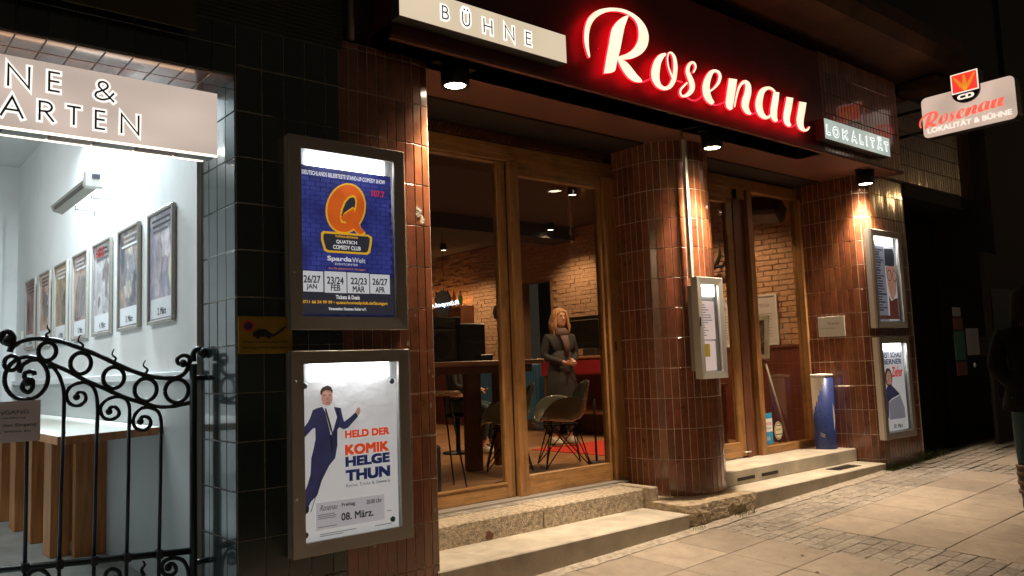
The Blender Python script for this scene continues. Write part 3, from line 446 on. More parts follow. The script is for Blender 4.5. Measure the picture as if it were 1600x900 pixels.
MAN=dict(suit=[(1.997,-0.286),(2.020,-0.260),(2.034,-0.235),(2.048,-0.197),(2.071,-0.189),(2.106,-0.182),(2.125,-0.215),(2.142,-0.282),(2.154,-0.340),(2.171,-0.311),(2.193,-0.246),(2.173,-0.186),(2.218,-0.196),(2.228,-0.242),(2.237,-0.273),(2.269,-0.255),(2.312,-0.224),(2.327,-0.249),(2.292,-0.280),(2.261,-0.308),(2.234,-0.315),(2.208,-0.301),(2.195,-0.313),(2.193,-0.379),(2.194,-0.395),(2.179,-0.467),(2.142,-0.504),(2.096,-0.579),(2.068,-0.656),(2.032,-0.683),(2.010,-0.719),(1.997,-0.710),(1.994,-0.631),(2.012,-0.593),(2.030,-0.540),(2.036,-0.453),(2.050,-0.407),(2.059,-0.367),(2.062,-0.355),(2.062,-0.296),(2.048,-0.295),(1.996,-0.343)],
shirt=[(2.106,-0.178),(2.115,-0.175),(2.166,-0.178),(2.175,-0.186),(2.193,-0.243),(2.171,-0.311),(2.155,-0.342),(2.142,-0.289),(2.125,-0.218)],
face=[(2.101,-0.108),(2.105,-0.088),(2.146,-0.080),(2.167,-0.098),(2.168,-0.131),(2.165,-0.158),(2.150,-0.177),(2.129,-0.176),(2.109,-0.168),(2.100,-0.141)],
hair=[(2.094,-0.113),(2.095,-0.095),(2.107,-0.077),(2.138,-0.067),(2.160,-0.076),(2.170,-0.097),(2.168,-0.111),(2.156,-0.096),(2.127,-0.091),(2.108,-0.102),(2.104,-0.118)],
hand=[(2.308,-0.224),(2.320,-0.204),(2.333,-0.196),(2.338,-0.205),(2.341,-0.222),(2.331,-0.242),(2.322,-0.241)],
shoe=[(1.997,-0.710),(2.019,-0.709),(2.016,-0.736),(1.997,-0.749),(1.991,-0.732)])
QS=dict(qo=[(2.398,0.928),(2.386,0.895),(2.368,0.864),(2.346,0.837),(2.320,0.815),(2.291,0.800),(2.262,0.792),(2.234,0.792),(2.207,0.799),(2.184,0.813),(2.165,0.833),(2.152,0.858),(2.144,0.888),(2.143,0.920),(2.147,0.953),(2.159,0.986),(2.175,1.016),(2.196,1.043),(2.222,1.065),(2.250,1.081),(2.279,1.091),(2.308,1.092),(2.336,1.086),(2.360,1.073),(2.380,1.053),(2.394,1.027),(2.402,0.996),(2.403,0.963)],
qi=[(2.388,0.929),(2.377,0.898),(2.360,0.869),(2.340,0.844),(2.315,0.824),(2.289,0.809),(2.262,0.802),(2.236,0.802),(2.212,0.808),(2.190,0.821),(2.173,0.840),(2.161,0.863),(2.154,0.891),(2.152,0.921),(2.157,0.952),(2.167,0.982),(2.183,1.011),(2.203,1.036),(2.226,1.057),(2.252,1.072),(2.279,1.081),(2.306,1.082),(2.331,1.077),(2.353,1.064),(2.371,1.045),(2.384,1.021),(2.392,0.993),(2.393,0.962)],
tail=[(2.231,0.882),(2.318,0.947),(2.327,0.926),(2.363,0.837),(2.388,0.814),(2.368,0.794),(2.350,0.797),(2.315,0.829),(2.284,0.852)],
hole=[(2.315,1.024),(2.335,1.021),(2.344,0.992),(2.337,0.949),(2.325,0.919),(2.314,0.943),(2.246,0.896),(2.278,0.862),(2.265,0.854),(2.238,0.855),(2.231,0.882),(2.239,0.932),(2.260,0.980),(2.288,1.011)],
holei=[(2.315,1.011),(2.328,1.008),(2.334,0.984),(2.327,0.948),(2.315,0.954),(2.239,0.900),(2.268,0.864),(2.247,0.868),(2.243,0.890),(2.251,0.933),(2.270,0.976),(2.294,1.003)],
labo=[(2.112,0.785),(2.123,0.798),(2.414,0.798),(2.438,0.785),(2.437,0.757),(2.423,0.691),(2.403,0.679),(2.151,0.678),(2.129,0.687),(2.111,0.748)],
labi=[(2.125,0.776),(2.134,0.785),(2.409,0.787),(2.423,0.777),(2.421,0.748),(2.409,0.701),(2.395,0.691),(2.155,0.690),(2.140,0.698),(2.125,0.749)])
TXQ=[('DEUTSCHLANDS BELIEBTESTE STAND-UP-COMEDY SHOW',(2.000,2.534,1.111,1.136),'white'),
('107.7',(2.440,2.529,1.030,1.067),'red'),
('THOMAS HERMANNS',(2.198,2.344,0.768,0.780),'yellow'),
('QUATSCH',(2.204,2.337,0.731,0.754),'white'),
('COMEDY CLUB',(2.184,2.361,0.700,0.724),'white'),
('Sparda',(2.147,2.301,0.624,0.659),'white'),
('Welt',(2.304,2.390,0.628,0.657),'whitethin'),
('EVENTCENTER',(2.195,2.340,0.609,0.621),'whitethin'),
('Am Hauptbahnhof 3 • Stuttgart',(2.154,2.389,0.581,0.595),'orangethin'),
('Tickets & Deals',(2.196,2.348,0.415,0.438),'white'),
('0711 66 54 99 99 • quatschcomedyclub.de/Stuttgart',(1.990,2.534,0.382,0.405),'yellow'),
('Veranstalter: Rosenau Kultur e.V.',(2.151,2.390,0.352,0.368),'white'),
('HELD DER',(2.240,2.528,-0.368,-0.322),'orange')]
TXB=[('26/27',(2.002,2.103,0.501,0.543),'ink'),
('JAN',(2.018,2.081,0.461,0.495),'ink'),
('23/24',(2.143,2.247,0.499,0.541),'ink'),
('FEB',(2.167,2.225,0.461,0.497),'ink'),
('22/23',(2.292,2.397,0.502,0.541),'ink'),
('MÄR',(2.304,2.382,0.457,0.501),'ink'),
('26/27',(2.434,2.535,0.503,0.542),'ink'),
('APR',(2.453,2.516,0.459,0.493),'ink'),
('HELD DER',(2.240,2.528,-0.365,-0.323),'orange'),
('KOMIK',(2.239,2.523,-0.460,-0.401),'orange'),
('HELGE',(2.240,2.527,-0.524,-0.467),'navy'),
('THUN',(2.239,2.527,-0.604,-0.541),'navy'),
('Reime, Tricks & Comedy',(2.242,2.528,-0.641,-0.618),'greythin'),
('Freitag',(2.213,2.296,-0.741,-0.716),'ink'),
('20.00 Uhr',(2.369,2.468,-0.743,-0.720),'ink'),
('08. März.',(2.209,2.411,-0.812,-0.770),'ink')]
DATEBOX=[(2.001,2.122,0.453,0.568),(2.130,2.267,0.450,0.571),(2.273,2.415,0.451,0.570),(2.421,2.554,0.453,0.567)]
# ================================================================ ground
def g(x, y): return -1.392+.0325*(x-3.73)+.04*(y-4.2)
RX, RY = math.atan(.04), -math.atan(.0325)
pav = struct('pavement', 'sloping pavement of concrete slabs and bands of small grey pavers'); COL.objects.link(pav)
def sheet(name, mat, x0, x1, y0, y1, dz, parent, nx=1):
    b = MB(); b.add([(x0,y0,g(x0,y0)+dz),(x1,y0,g(x1,y0)+dz),(x1,y1,g(x1,y1)+dz),(x0,y1,g(x0,y1)+dz)], [(0,1,2,3)]); return b.build(name, mat, parent, fix=False)
tag(sheet('ground', 'asphalt', -60, 90, -60, 4.2, -.05, None), kind='structure')
sheet('paving_bed', 'joint', -3, 22, -2.5, 4.32, -.012, pav)
def rect_on(me, x, y, dz, parent, name):
    o = obj(name, me, parent); o.location = (x, y, g(x, y)+dz+random.uniform(-.0012, .0012)); o.rotation_euler = (RX+random.uniform(-.002,.002), RY+random.uniform(-.002,.002), 0); return o
slab_me = MB().bbox(-.252, .252, -.255, .255, -.05, 0, .004).mesh('paving_slab', 'slab', True)
xs = [1.39+.51*k+.255 for k in range(8)]+[6.02+.51*k+.255 for k in range(6)]+[9.66+.51*k+.255 for k in range(9)]
for x in xs:
    for k in range(7): rect_on(slab_me, x, 3.605-.257-.515*k, 0, pav, 'paving_slab')
for x in xs[:8]: rect_on(slab_me, x, 3.605+.258, 0, pav, 'paving_slab')
pv_me = MB().bbox(-.0685, .0685, -.0518, .0518, -.04, 0, .004).mesh('paver', 'paver', True)
spots = []
def course(x0, x1, y0, y1):
    # rows of small pavers, every other row starts and ends with a half paver
    r = 0; y = y0+.0525; n = int(round((x1-x0)/.1395)); p = (x1-x0)/n
    while y < y1+.01:
        if r % 2 == 0: spots.extend((x0+p*(k+.5), y, 0) for k in range(n))
        else: spots.extend((x0+p*(k+1), y, 0) for k in range(n-1)); spots.append((x0+p*.25, y, 1)); spots.append((x1-p*.25, y, 1))
        y += .1042; r += 1
course(5.475, 6.018, 1.0, 3.595); course(5.475, 12.0, 3.610, 4.13); course(9.085, 9.655, 1.2, 3.595)
spots.sort(key=lambda p: (p[0]**2+p[1]**2))
vis = [p for p in spots if True][:300]; rest = spots[300:]
pv_half = MB().bbox(-.032, .032, -.0508, .0508, -.04, 0, .004).mesh('half_paver', 'paver', True)
pv_me = MB().bbox(-.0665, .0665, -.0508, .0508, -.04, 0, .004).mesh('paver', 'paver', True)
for x, y, h_ in vis: rect_on(pv_half if h_ else pv_me, x, y, -.002+random.uniform(-.003, .002), pav, 'paver')
b = MB()
for x, y, h_ in rest:
    z = g(x, y)-.003+random.uniform(-.003, .002); hw_ = .031 if h_ else .066; b.box(x-hw_, x+hw_, y-.0495, y+.0495, z-.03, z)
b.build('far_pavers', 'paver', pav, fix=False, kind='stuff')
# strip of mortar where the pavement meets the steps
b = MB(); pts = []
random.seed(3)
X = [2.9+i*.12 for i in range(48)]
vs = []; fs = []
for i, x in enumerate(X):
    e = .085+.03*random.random(); y = 4.2-e
    vs += [(x, 4.21, g(x, 4.2)+.012), (x, y, g(x, y)+.003)]
fs = [(2*i, 2*i+1, 2*i+3, 2*i+2) for i in range(len(X)-1)]
b.add(vs, fs).build('mortar_strip', 'mortar_strip', pav, fix=False)
# grass tufts along the wall base
def tuft(x, y, n, h, rad, name):
    b = MB()
    for i in range(n):
        a = random.uniform(0, 2*PI); r = rad*random.random()**.5; px, py = x+r*math.cos(a)*1.6, y+r*math.sin(a)*.5; hh = h*random.uniform(.4, 1); dx, dy = random.uniform(-.5,.5)*hh, random.uniform(-.5,.2)*hh
        z = g(px, py); wv = .004
        b.add([(px-wv,py,z),(px+wv,py,z),(px+dx*.5+wv*.6,py+dy*.5,z+hh*.7),(px+dx*.5-wv*.6,py+dy*.5,z+hh*.7),(px+dx,py+dy,z+hh)], [(0,1,2,3),(3,2,4)])
    b.build(name, 'grass', None, fix=False, kind='stuff')
tuft(6.0, 4.16, 60, .05, .09, 'grass'); tuft(8.95, 4.16, 150, .07, .25, 'grass'); tuft(9.75, 4.2, 120, .09, .22, 'grass'); tuft(8.55, 4.15, 30, .04, .08, 'grass'); tuft(5.35, 4.15, 25, .03, .05, 'grass')
def litter(name, mat, pts, label):
    b = MB()
    for x, y, r_ in pts:
        n = 6; z = g(x, y)+.0035; a0 = random.random()*6
        b.add([(x+r_*random.uniform(.6,1.1)*math.cos(a0+k*PI/3), y+r_*random.uniform(.5,1)*math.sin(a0+k*PI/3), z+random.uniform(0,.002)) for k in range(n)], [tuple(range(n))])
    b.build(name, mat, None, fix=False, kind='stuff')
litter('litter', 'slab', [(random.uniform(5.2,7.4), random.uniform(3.5,4.1), random.uniform(.006,.018)) for _ in range(46)]+[(random.uniform(3,9), random.uniform(2,4), random.uniform(.003,.008)) for _ in range(60)], '')
litter('gum_spots', 'joint', [(random.uniform(3,9.5), random.uniform(1.6,3.6), random.uniform(.008,.016)) for _ in range(38)], '')
random.seed(11)
# ================================================================ steps
st = thing('entrance_steps', 'pale stone double step below the left glass door', 'steps')
box('lower_step', 'concrete_step', st, 2.88, 5.292, 4.2, 4.69, -1.6, -1.218, .008)
b = MB(); b.bbox(2.9, 4.165, 4.67, 5.24, -1.3, -1.062, .010)
s_a = b.build('upper_step_stone', 'stone_rough', st)
b = MB(); b.bbox(4.172, 5.30, 4.67, 5.24, -1.3, -1.060, .010); b.build('upper_step_stone', 'stone_rough', st)
box('end_stone', 'stone_rough', st, 5.305, 5.40, 4.60, 5.0, -1.3, -1.050, .008)
MB().poly([(3.64+.036*math.cos(a*.5)*(1+.2*math.sin(a*2.1)), -1.185+.030*math.sin(a*.5)*(1+.2*math.cos(a*1.7))) for a in range(12)], at_y(4.667)).build('bolt_hole', 'wood_dark', st, fix=False)
pm = MB().bbox(-.05, .05, -.05, .05, -.01, .004, .003).mesh('threshold_sett', 'paver', True)
for k in range(22):
    for r in range(1):
        o = obj('threshold_sett', pm, st); o.location = (3.0+k*.108, 4.975, -1.0605); o.rotation_euler = (random.uniform(-.02,.02), random.uniform(-.02,.02), random.uniform(-.03,.03))
box('sill_plate', 'alu', st, 2.9, 5.53, 5.035, 5.2, -1.064, -1.046)
pl = thing('plinth_step', 'long stone kerb step in front of the round column and right door', 'steps')
# rough stone part: front face displaced
b = MB(); n = 26; m = 5
top = []; 
for i in range(n+1):
    x = 5.30+(.92)*i/n
    for j in range(m+1):
        z = -1.165-.33*j/m; d = (random.uniform(-.012, .012) if 0 < j else .012+random.uniform(0, .012)) + (.05*(1-i/2.0) if i < 2 else 0)
        b.v.append((x+(.0 if i else .02*j/m), 4.2+d, z+(random.uniform(-.008,.008) if 0 < j < m else 0)))
for i in range(n):
    for j in range(m): b.f.append((i*(m+1)+j, i*(m+1)+j+1, (i+1)*(m+1)+j+1, (i+1)*(m+1)+j)); b.sm.append(False)
o0 = len(b.v); b.v += [(5.30, 5.2, -1.165), (6.22, 5.2, -1.165), (5.30, 5.2, -1.5)]; 
b.f.append(tuple([i*(m+1) for i in range(n+1)]+[o0+1, o0])); b.sm.append(False)
b.f.append(tuple([j for j in range(m+1)][::-1]+[o0, o0+2])); b.sm.append(False)
b.build('rough_stone', 'stone_block', pl)
box('smooth_step', 'concrete_step', pl, 6.222, 8.60, 4.2, 5.2, -1.5, -1.160, .008)
b = MB(); gx0, gx1, gy0, gy1 = 7.82, 8.27, 4.30, 4.45
b.box(gx0, gx1, gy0, gy1, -1.161, -1.156); gt = b.build('drain_grate', 'black_metal', pl, fix=False)
rs = thing('right_door_step', 'smooth concrete step with two dark slots below the right glass door', 'steps')
b = MB(); P = []
# rounded left end, two slots cut as recessed dark pockets
b.bbox(6.19, 8.64, 4.53, 5.2, -1.159, -1.027, .006); b.build('step_block', 'concrete_step', rs)
for a, c in ((6.42, 6.70), (6.81, 7.09)):
    L, R_ = ribbon([(a+.015, -1.108), (c-.015, -1.108)], .030); bb = MB(); bb.strip(L, R_, at_y(4.527), .001, (0,1,0)); bb.build('vent_slot', 'soffit_dark', rs, fix=False)
# ================================================================ tiles
TW, TH = .0600, .2535
def tile_mesh(name, wd, h, mat, t=.005, bv=.003):
    b = MB(); x, z = wd/2, h/2
    b.add([(-x,0,-z),(x,0,-z),(x,0,z),(-x,0,z),(-x,-t+.0025,-z),(x,-t+.0025,-z),(x,-t+.0025,z),(-x,-t+.0025,z),(-x+bv,-t,-z+bv),(x-bv,-t,-z+bv),(x-bv,-t,z-bv),(-x+bv,-t,z-bv)],
          [(8,9,10,11),(4,5,9,8),(5,6,10,9),(6,7,11,10),(7,4,8,11),(0,1,5,4),(1,2,6,5),(2,3,7,6),(3,0,4,7)])
    return b.mesh(name, mat, False)
def put_tile(me, parent, x, y, z, th, name='tile', j=.006):
    o = obj(name, me, parent); o.location = (x, y, z); o.rotation_euler = (random.gauss(0, j*.35), 0, th+random.gauss(0, j)); return o
def walk(path, pitch, start=0.0, maxn=999):
    # frames (x,y,theta) every pitch along a plan path
    seg = []; tot = 0
    for a, c in zip(path, path[1:]):
        d = math.dist(a, c); seg.append((tot, d, a, c)); tot += d
    def at(s):
        for t0, d, a, c in seg:
            if s <= t0+d+1e-9: k = (s-t0)/d; return (a[0]+(c[0]-a[0])*k, a[1]+(c[1]-a[1])*k)
        return path[-1]
    out = []; s = start
    while s+pitch <= tot+1e-6 and len(out) < maxn:
        p, q = at(s), at(s+pitch); out.append(((p[0]+q[0])/2, (p[1]+q[1])/2, math.atan2(q[1]-p[1], q[0]-p[0]))); s += pitch
    return out
def prism(path, z0, z1, name, mat, parent, **kw):
    b = MB(); n = len(path); b.add([(x,y,z0) for x, y in path]+[(x,y,z1) for x, y in path], [tuple(range(n)), tuple(range(2*n-1,n-1,-1))]+[(i,(i+1)%n,n+(i+1)%n,n+i) for i in range(n)])
    return b.build(name, mat, parent, **kw)
def arcp(cx, cy_, r, a0, a1, n=10): return arc(cx, cy_, r, r, a0, a1, n)
def rows(z0, pitch, lo, hi): 
    k0 = math.ceil((lo-z0)/pitch-.5); out = []
    while z0+pitch*(k0+.5) < hi: out.append(z0+pitch*(k0+.5)); k0 += 1
    return out
# ---- left pier between the passage and the left door
lp = thing('tiled_pier', 'wide wall pier with black tiles at left and brown tiles at right carrying two showcases', 'pillar')
lpath = [(2.2645,4.2),(2.735,4.2)]+arcp(2.735,4.80,.60,270,286.5,8)[1:]
prism([(1.646,4.2),(2.2645,4.2)]+lpath[1:]+[(2.90,5.10),(1.646,4.715)], -1.6, 1.966, 'pier_core', 'grout', lp)
tb = tile_mesh('brown_tile', TW-.001, TH, 'tile_brown'); rz = rows(1.410, .2585, -1.55, 2.0)
for (x, y, th) in walk(lpath, .0641):
    for z in rz:
        if z+.13 > 1.968: continue
        put_tile(tb, lp, x, y, z, th, 'brown_tile')
td = tile_mesh('dark_tile', .1240, .2475, 'tile_dark'); td2 = tile_mesh('dark_tile_narrow', .084, .2475, 'tile_dark'); td1 = tile_mesh('dark_tile_wide', .143, .2475, 'tile_dark')
dz = rows(1.421, .2515, -1.55, 2.3)
dz_p = [z for z in dz if z+.12 < 1.97]
for z in dz_p:
    put_tile(td1, lp, 1.7195, 4.199, z, 0, 'dark_tile'); put_tile(td2, lp, 2.2205, 4.199, z, 0, 'dark_tile')
    for k in range(3): put_tile(td, lp, 1.857+k*.128, 4.199, z, 0, 'dark_tile')
    for k in range(4): put_tile(td, lp, 1.645, 4.2645+k*.1275, z, -PI/2, 'dark_tile')
for k, (x, z, r_) in enumerate(((2.80,.985,.022),(2.83,.93,.018),(2.855,-.01,.008),(2.885,-.045,.007),(2.86,-.22,.010),(2.87,-.85,.009),(2.44,-.99,.006),(2.70,.165,.010),(2.755,.33,.006))):
    MB().poly([(x+r_*(1+.4*math.sin(a*2.3+k))*math.cos(a*.6283), z+r_*1.6*(1+.35*math.cos(a*1.7+k))*math.sin(a*.6283)) for a in range(10)], at_y(4.1935+max(0, (x-2.735))**2*.9)).build('glaze_chip', 'mortar_strip', lp, fix=False)
# ---- wall above the passage
pw = thing('passage_lintel', 'black tiled wall strip over the passage opening with brown glazed underside', 'wall')
box('lintel_core', 'grout_dark', pw, -2.5, 1.646, 4.2, 4.62, 1.613, 2.28)
tdh = tile_mesh('dark_tile_half', .124, .150, 'tile_dark')
for k in range(12):
    x = 1.582-.128*k
    put_tile(tdh, pw, x, 4.199, 1.691, 0, 'dark_tile'); put_tile(td, pw, x, 4.199, 1.895, 0, 'dark_tile')
    put_tile(td, pw, x, 4.199, 2.1465, 0, 'dark_tile')
tu = tile_mesh('soffit_tile', .124, .185, 'tile_brown')
for k in range(12):
    for r in range(2):
        o = obj('soffit_tile', tu, pw); o.location = (1.582-.128*k, 4.297+.19*r, 1.6125); o.rotation_euler = (PI/2+random.gauss(0,.004)+PI*0, 0, 0)
        o.rotation_euler = (PI/2, 0, random.gauss(0, .003))
# ---- round column
col = thing('round_column', 'rounded column of brown tiles between the two glass doors carrying the slim menu case', 'pillar')
cpath = [(5.59,5.12),(5.59,4.85)]+arcp(6.0,4.85,.41,180,360,24)[1:]+[(6.41,5.05)]
prism(cpath+[(6.40,5.12)], -1.166, 1.966, 'column_core', 'grout', col)
cz = rows(1.5227+.0, .2645, -1.3, 2.0)
tc = tile_mesh('column_tile', .0602, .2595, 'tile_brown')
for i, (x, y, th) in enumerate(walk(cpath, .0655)):
    for z in cz:
        if z-.13 < -1.168 or z+.13 > 1.97: continue
        if x > 6.36 and y > 4.95: continue
        put_tile(tc, col, x, y, z, th, 'brown_tile', .010)
def top_cut(parent, frames, zs, pitch, wd, top=1.964, name='brown_tile'):
    zt = max(z for z in zs if z+.13 <= top+.008)+pitch/2
    hgt = top-zt-.004
    if hgt < .03: return
    me = tile_mesh('cut_tile', wd, hgt, 'tile_brown')
    for (x, y, th) in frames: put_tile(me, parent, x, y, zt+.002+hgt/2, th, name)
top_cut(col, [f for f in walk(cpath, .0655) if not (f[0] > 6.36 and f[1] > 4.95)], cz, .2645, .0602)
top_cut(lp, walk(lpath, .0641), rz, .2585, .0592)
# bottom cut row
zlow = min(z for z in cz if z-.13 >= -1.168)-.13
if zlow+1.166 > .015:
    tcl = tile_mesh('column_tile_cut', .0602, zlow+1.163, 'tile_brown')
    for (x, y, th) in walk(cpath, .0655): 
        if not (x > 6.36 and y > 4.95): put_tile(tcl, col, x, y, (zlow-1.166)/2, th, 'brown_tile')
# ---- right pier
rp_ = thing('corner_pier', 'brown tiled pier with rounded corner right of the right door carrying two showcases', 'pillar')
rpath = [(8.63,5.02),(8.63,4.39)]+arcp(8.78,4.39,.15,180,270)[1:]+[(9.60,4.24)]
prism(rpath+[(9.60,5.2),(9.2,5.2),(9.2,5.104),(8.63,5.104)], -1.6, 1.966, 'pier_core', 'grout', rp_)
tr = tile_mesh('pier_tile', .0612, .2575, 'tile_brown'); rrz = rows(1.2313, .2630, -1.3, 2.0)
for i, (x, y, th) in enumerate(walk(rpath, .0662)):
    for z in rrz:
        if z+.13 > 1.975: continue
        put_tile(tr, rp_, x, y, z, th, 'brown_tile', .010)
top_cut(rp_, walk(rpath, .0662), rrz, .2630, .0612)
# ================================================================ upper facade
fb = thing('signboard_fascia', 'dark red fascia beam above both doors carrying the illuminated lettering', 'facade')
box('fascia_beam', 'fascia', fb, 2.52, 7.44, 4.0, 4.30, 1.966, 2.98)
box('lower_trim', 'soffit_paint', fb, 2.50, 9.11, 3.985, 4.02, 1.960, 1.985)
box('fascia_return', 'grout_dark', fb, 7.44, 9.10, 4.003, 4.30, 1.968, 2.98)
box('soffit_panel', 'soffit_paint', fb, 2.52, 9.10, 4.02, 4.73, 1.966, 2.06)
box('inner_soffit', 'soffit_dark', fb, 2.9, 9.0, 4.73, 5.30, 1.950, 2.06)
tf = tile_mesh('fascia_tile', .0615, .2030, 'tile_brown')
fz = [2.073+.207*k for k in range(5)]
for k in range(25):
    for z in fz: put_tile(tf, fb, 7.475+.0655*k, 4.002, z, 0, 'fascia_tile', .012)
uw = thing('upper_tiled_wall', 'brown tiled wall beside the hanging light box above the dark doorway', 'wall')
box('wall_core', 'grout_dark', uw, 9.1, 11.6, 4.205, 4.6, 1.962, 3.02)
b = MB()
for k in range(37):
    for z in fz[:3]:
        if k < 37: put_tile(tf, uw, 9.135+.0655*k, 4.204, z, 0, 'wall_tile', .012)
    for z in fz[3:]:
        x = 9.135+.0655*k; b.box(x-.031, x+.031, 4.198, 4.206, z-(.10 if z > 1.95 else .035), z+(.10 if z > 1.95 else .035))
b.build('far_tiles', 'tile_brown', uw, fix=False, kind='stuff')
bw = struct('building_wall', 'dark rendered front wall of the building above the shop'); COL.objects.link(bw)
box('render_wall', 'render_dark', bw, -2.5, 9.3, 4.25, 4.7, 2.28, 9.0)
box('render_wall', 'render_dark', bw, 1.40, 2.515, 4.245, 4.6, 1.967, 2.279)
box('render_wall', 'dark_wall', bw, 9.3, 24, 4.25, 4.7, 3.02, 9.0)
box('side_wall', 'dark_wall', bw, 11.6, 13.2, 4.0, 4.95, -1.6, 3.10)
box('doorway_wall', 'dark_wall', bw, 9.55, 11.65, 4.75, 4.9, -1.6, 3.0); box('doorway_wall', 'dark_wall', bw, 9.605, 11.6, 4.21, 4.749, 1.80, 1.961)
box('far_wall', 'dark_wall', bw, 13.2, 30, 4.2, 4.5, -1.6, 9)
cn = thing('cornice', 'broad brown plaster ledge high above the sign lettering', 'ledge')
b = MB(); b.add([(5.2,4.25,3.13),(5.2,3.62,3.20),(5.2,3.56,3.34),(5.2,3.62,3.56),(5.2,4.25,3.62),(10.05,4.25,3.13),(10.05,3.62,3.20),(10.12,3.56,3.34),(10.05,3.62,3.56),(10.05,4.25,3.62)],
                [(0,1,2,3,4),(9,8,7,6,5),(0,5,6,1),(1,6,7,2),(2,7,8,3),(3,8,9,4)]); b.build('ledge_body', 'cornice', cn)
box('ledge_foot', 'cornice', cn, 9.6, 9.98, 3.75, 4.22, 3.02, 3.15, .02)
bn = thing('banner', 'dark olive cloth banner hanging over the passage opening', 'banner')
box('cloth', 'olive_cloth', bn, -1.4, 1.405, 4.10, 4.115, 1.775, 3.0)
sh = thing('roller_shutter', 'dark slatted roller shutter above the black tiles', 'shutter')
sm_ = MB().bbox(-.43, .43, -.012, .0, -.011, .011, .004).mesh('slat', 'shutter', True)
for k in range(24): o = obj('slat', sm_, sh); o.location = (1.86, 4.20, 1.905+k*.0245)
box('shutter_back', 'dark_wall', sh, 1.42, 2.30, 4.205, 4.24, 1.90, 2.5)
b = MB(); b.tube([(2.335, 4.17, 1.97), (2.335, 4.17, 3.5)], .022, 10)
b.build('downpipe', 'alu_dark', None, label='thin dark downpipe left of the cream box sign', cat='pipe')
# ================================================================ downlights
def downlight(x, label, e, YL=4.165):
    t = thing('downlight', label, 'lamp', 'round downlights hanging under the fascia')
    b = MB(); b.lathe([(.095,1.962),(.092,1.83),(.092,1.818),(.074,1.816),(.068,1.83)], x, YL, 24); b.build('housing', 'black_metal', t)
    b = MB(); b.lathe([(.0685,1.827),(.068,1.824)], x, YL, 24); b.build('lens', 'lamp_disc', t)
    b = MB(); b.box(x-.16, x+.16, YL-.03, YL+.03, 1.948, 1.963); b.build('mounting_bracket', 'black_metal', t)
    l = bpy.data.lights.new('downlight_lamp', 'SPOT'); l.energy = e; l.color = (1.0, 0.80, 0.585); l.spot_size = math.radians(84); l.spot_blend = 0.55; l.shadow_soft_size = .05
    lo = bpy.data.objects.new('downlight_lamp', l); COL.objects.link(lo); lo.parent = t; lo.location = (x, YL, 1.80)
    l = bpy.data.lights.new('downlight_spill', 'SPOT'); l.energy = e*.13; l.color = (1.0, 0.77, 0.50); l.spot_size = math.radians(128); l.spot_blend = 0.7; l.shadow_soft_size = .05
    lo = bpy.data.objects.new('downlight_spill', l); COL.objects.link(lo); lo.parent = t; lo.location = (x, YL, 1.80)
downlight(3.07, 'round black downlight under the left end of the fascia beside the cream sign', 430, 4.135)
downlight(5.844, 'round black downlight in front of the round column with a cable beside it', 430)
downlight(8.57, 'round black downlight at the right end above the corner pier', 430)
b = MB(); b.tube([(5.60,4.05,1.955),(5.52,4.25,1.955),(5.78,4.43,1.95)], .006, 6); b.build('lamp_cable', 'black_metal', None, label='thin black cable running along the soffit to the column', cat='cable')
b = MB(); b.box(5.768, 5.796, 4.405, 4.437, .705, 1.95)
b.build('cable_duct', 'alu_light', None, label='thin pale vertical cable duct running down the round column', cat='cable duct')
# ================================================================ box signs
def box_sign(name, label, x0, x1, z0, z1, yf, yb, face, letters, split=None, white='sign_white', core='letter_bronze', cat='sign', w=(.026, .009), side='alu_dark'):
    t = thing(name, label, cat)
    xs_ = [x0]+([split] if split else [])+[x1]
    for a, c in zip(xs_, xs_[1:]):
        box('light_box', side, t, a+.001, c-.001, yf+.004, yb, z0, z1)
        box('face_panel', face, t, a+.002, c-.002, yf, yf+.0035, z0+.002, z1-.002)
    for ch, bx in letters: stroke_letter(ch, bx, lambda a, c, d: (a, yf-d, c), w[0], w[1], white, core, t, 0)
    return t
E1 = .006
def grow(b, e): return (b[0]-e, b[1]+e, b[2]-e, b[3]+e)
box_sign('light_box_sign', 'long cream light box sign reading BÜHNE above the pier', 2.507, 3.860, 2.067, 2.268, 3.90, 4.0, 'sign_face_top',
    [('B',(2.797,2.872,2.109,2.220)),('Ü',(2.949,3.037,2.104,2.240)),('H',(3.118,3.214,2.101,2.218)),('N',(3.293,3.397,2.100,2.220)),('E',(3.474,3.545,2.103,2.217))], 3.26, w=(.033,.009))
box_sign('light_box_sign', 'greenish grey light box sign reading LOKALITÄT at the right end of the fascia', 7.295, 8.625, 2.067, 2.268, 3.90, 4.0, 'sign_face_cool',
    [('L',(7.316,7.396,2.105,2.212)),('O',(7.437,7.565,2.100,2.216)),('K',(7.622,7.732,2.105,2.214)),('A',(7.799,7.914,2.103,2.218)),('L',(7.966,8.045,2.108,2.216)),('I',(8.094,8.140,2.107,2.218)),('T',(8.193,8.291,2.110,2.220)),('Ä',(8.344,8.459,2.108,2.246)),('T',(8.495,8.593,2.112,2.222))], 7.945, 'sign_white_cool', 'letter_grey', w=(.034,.008))
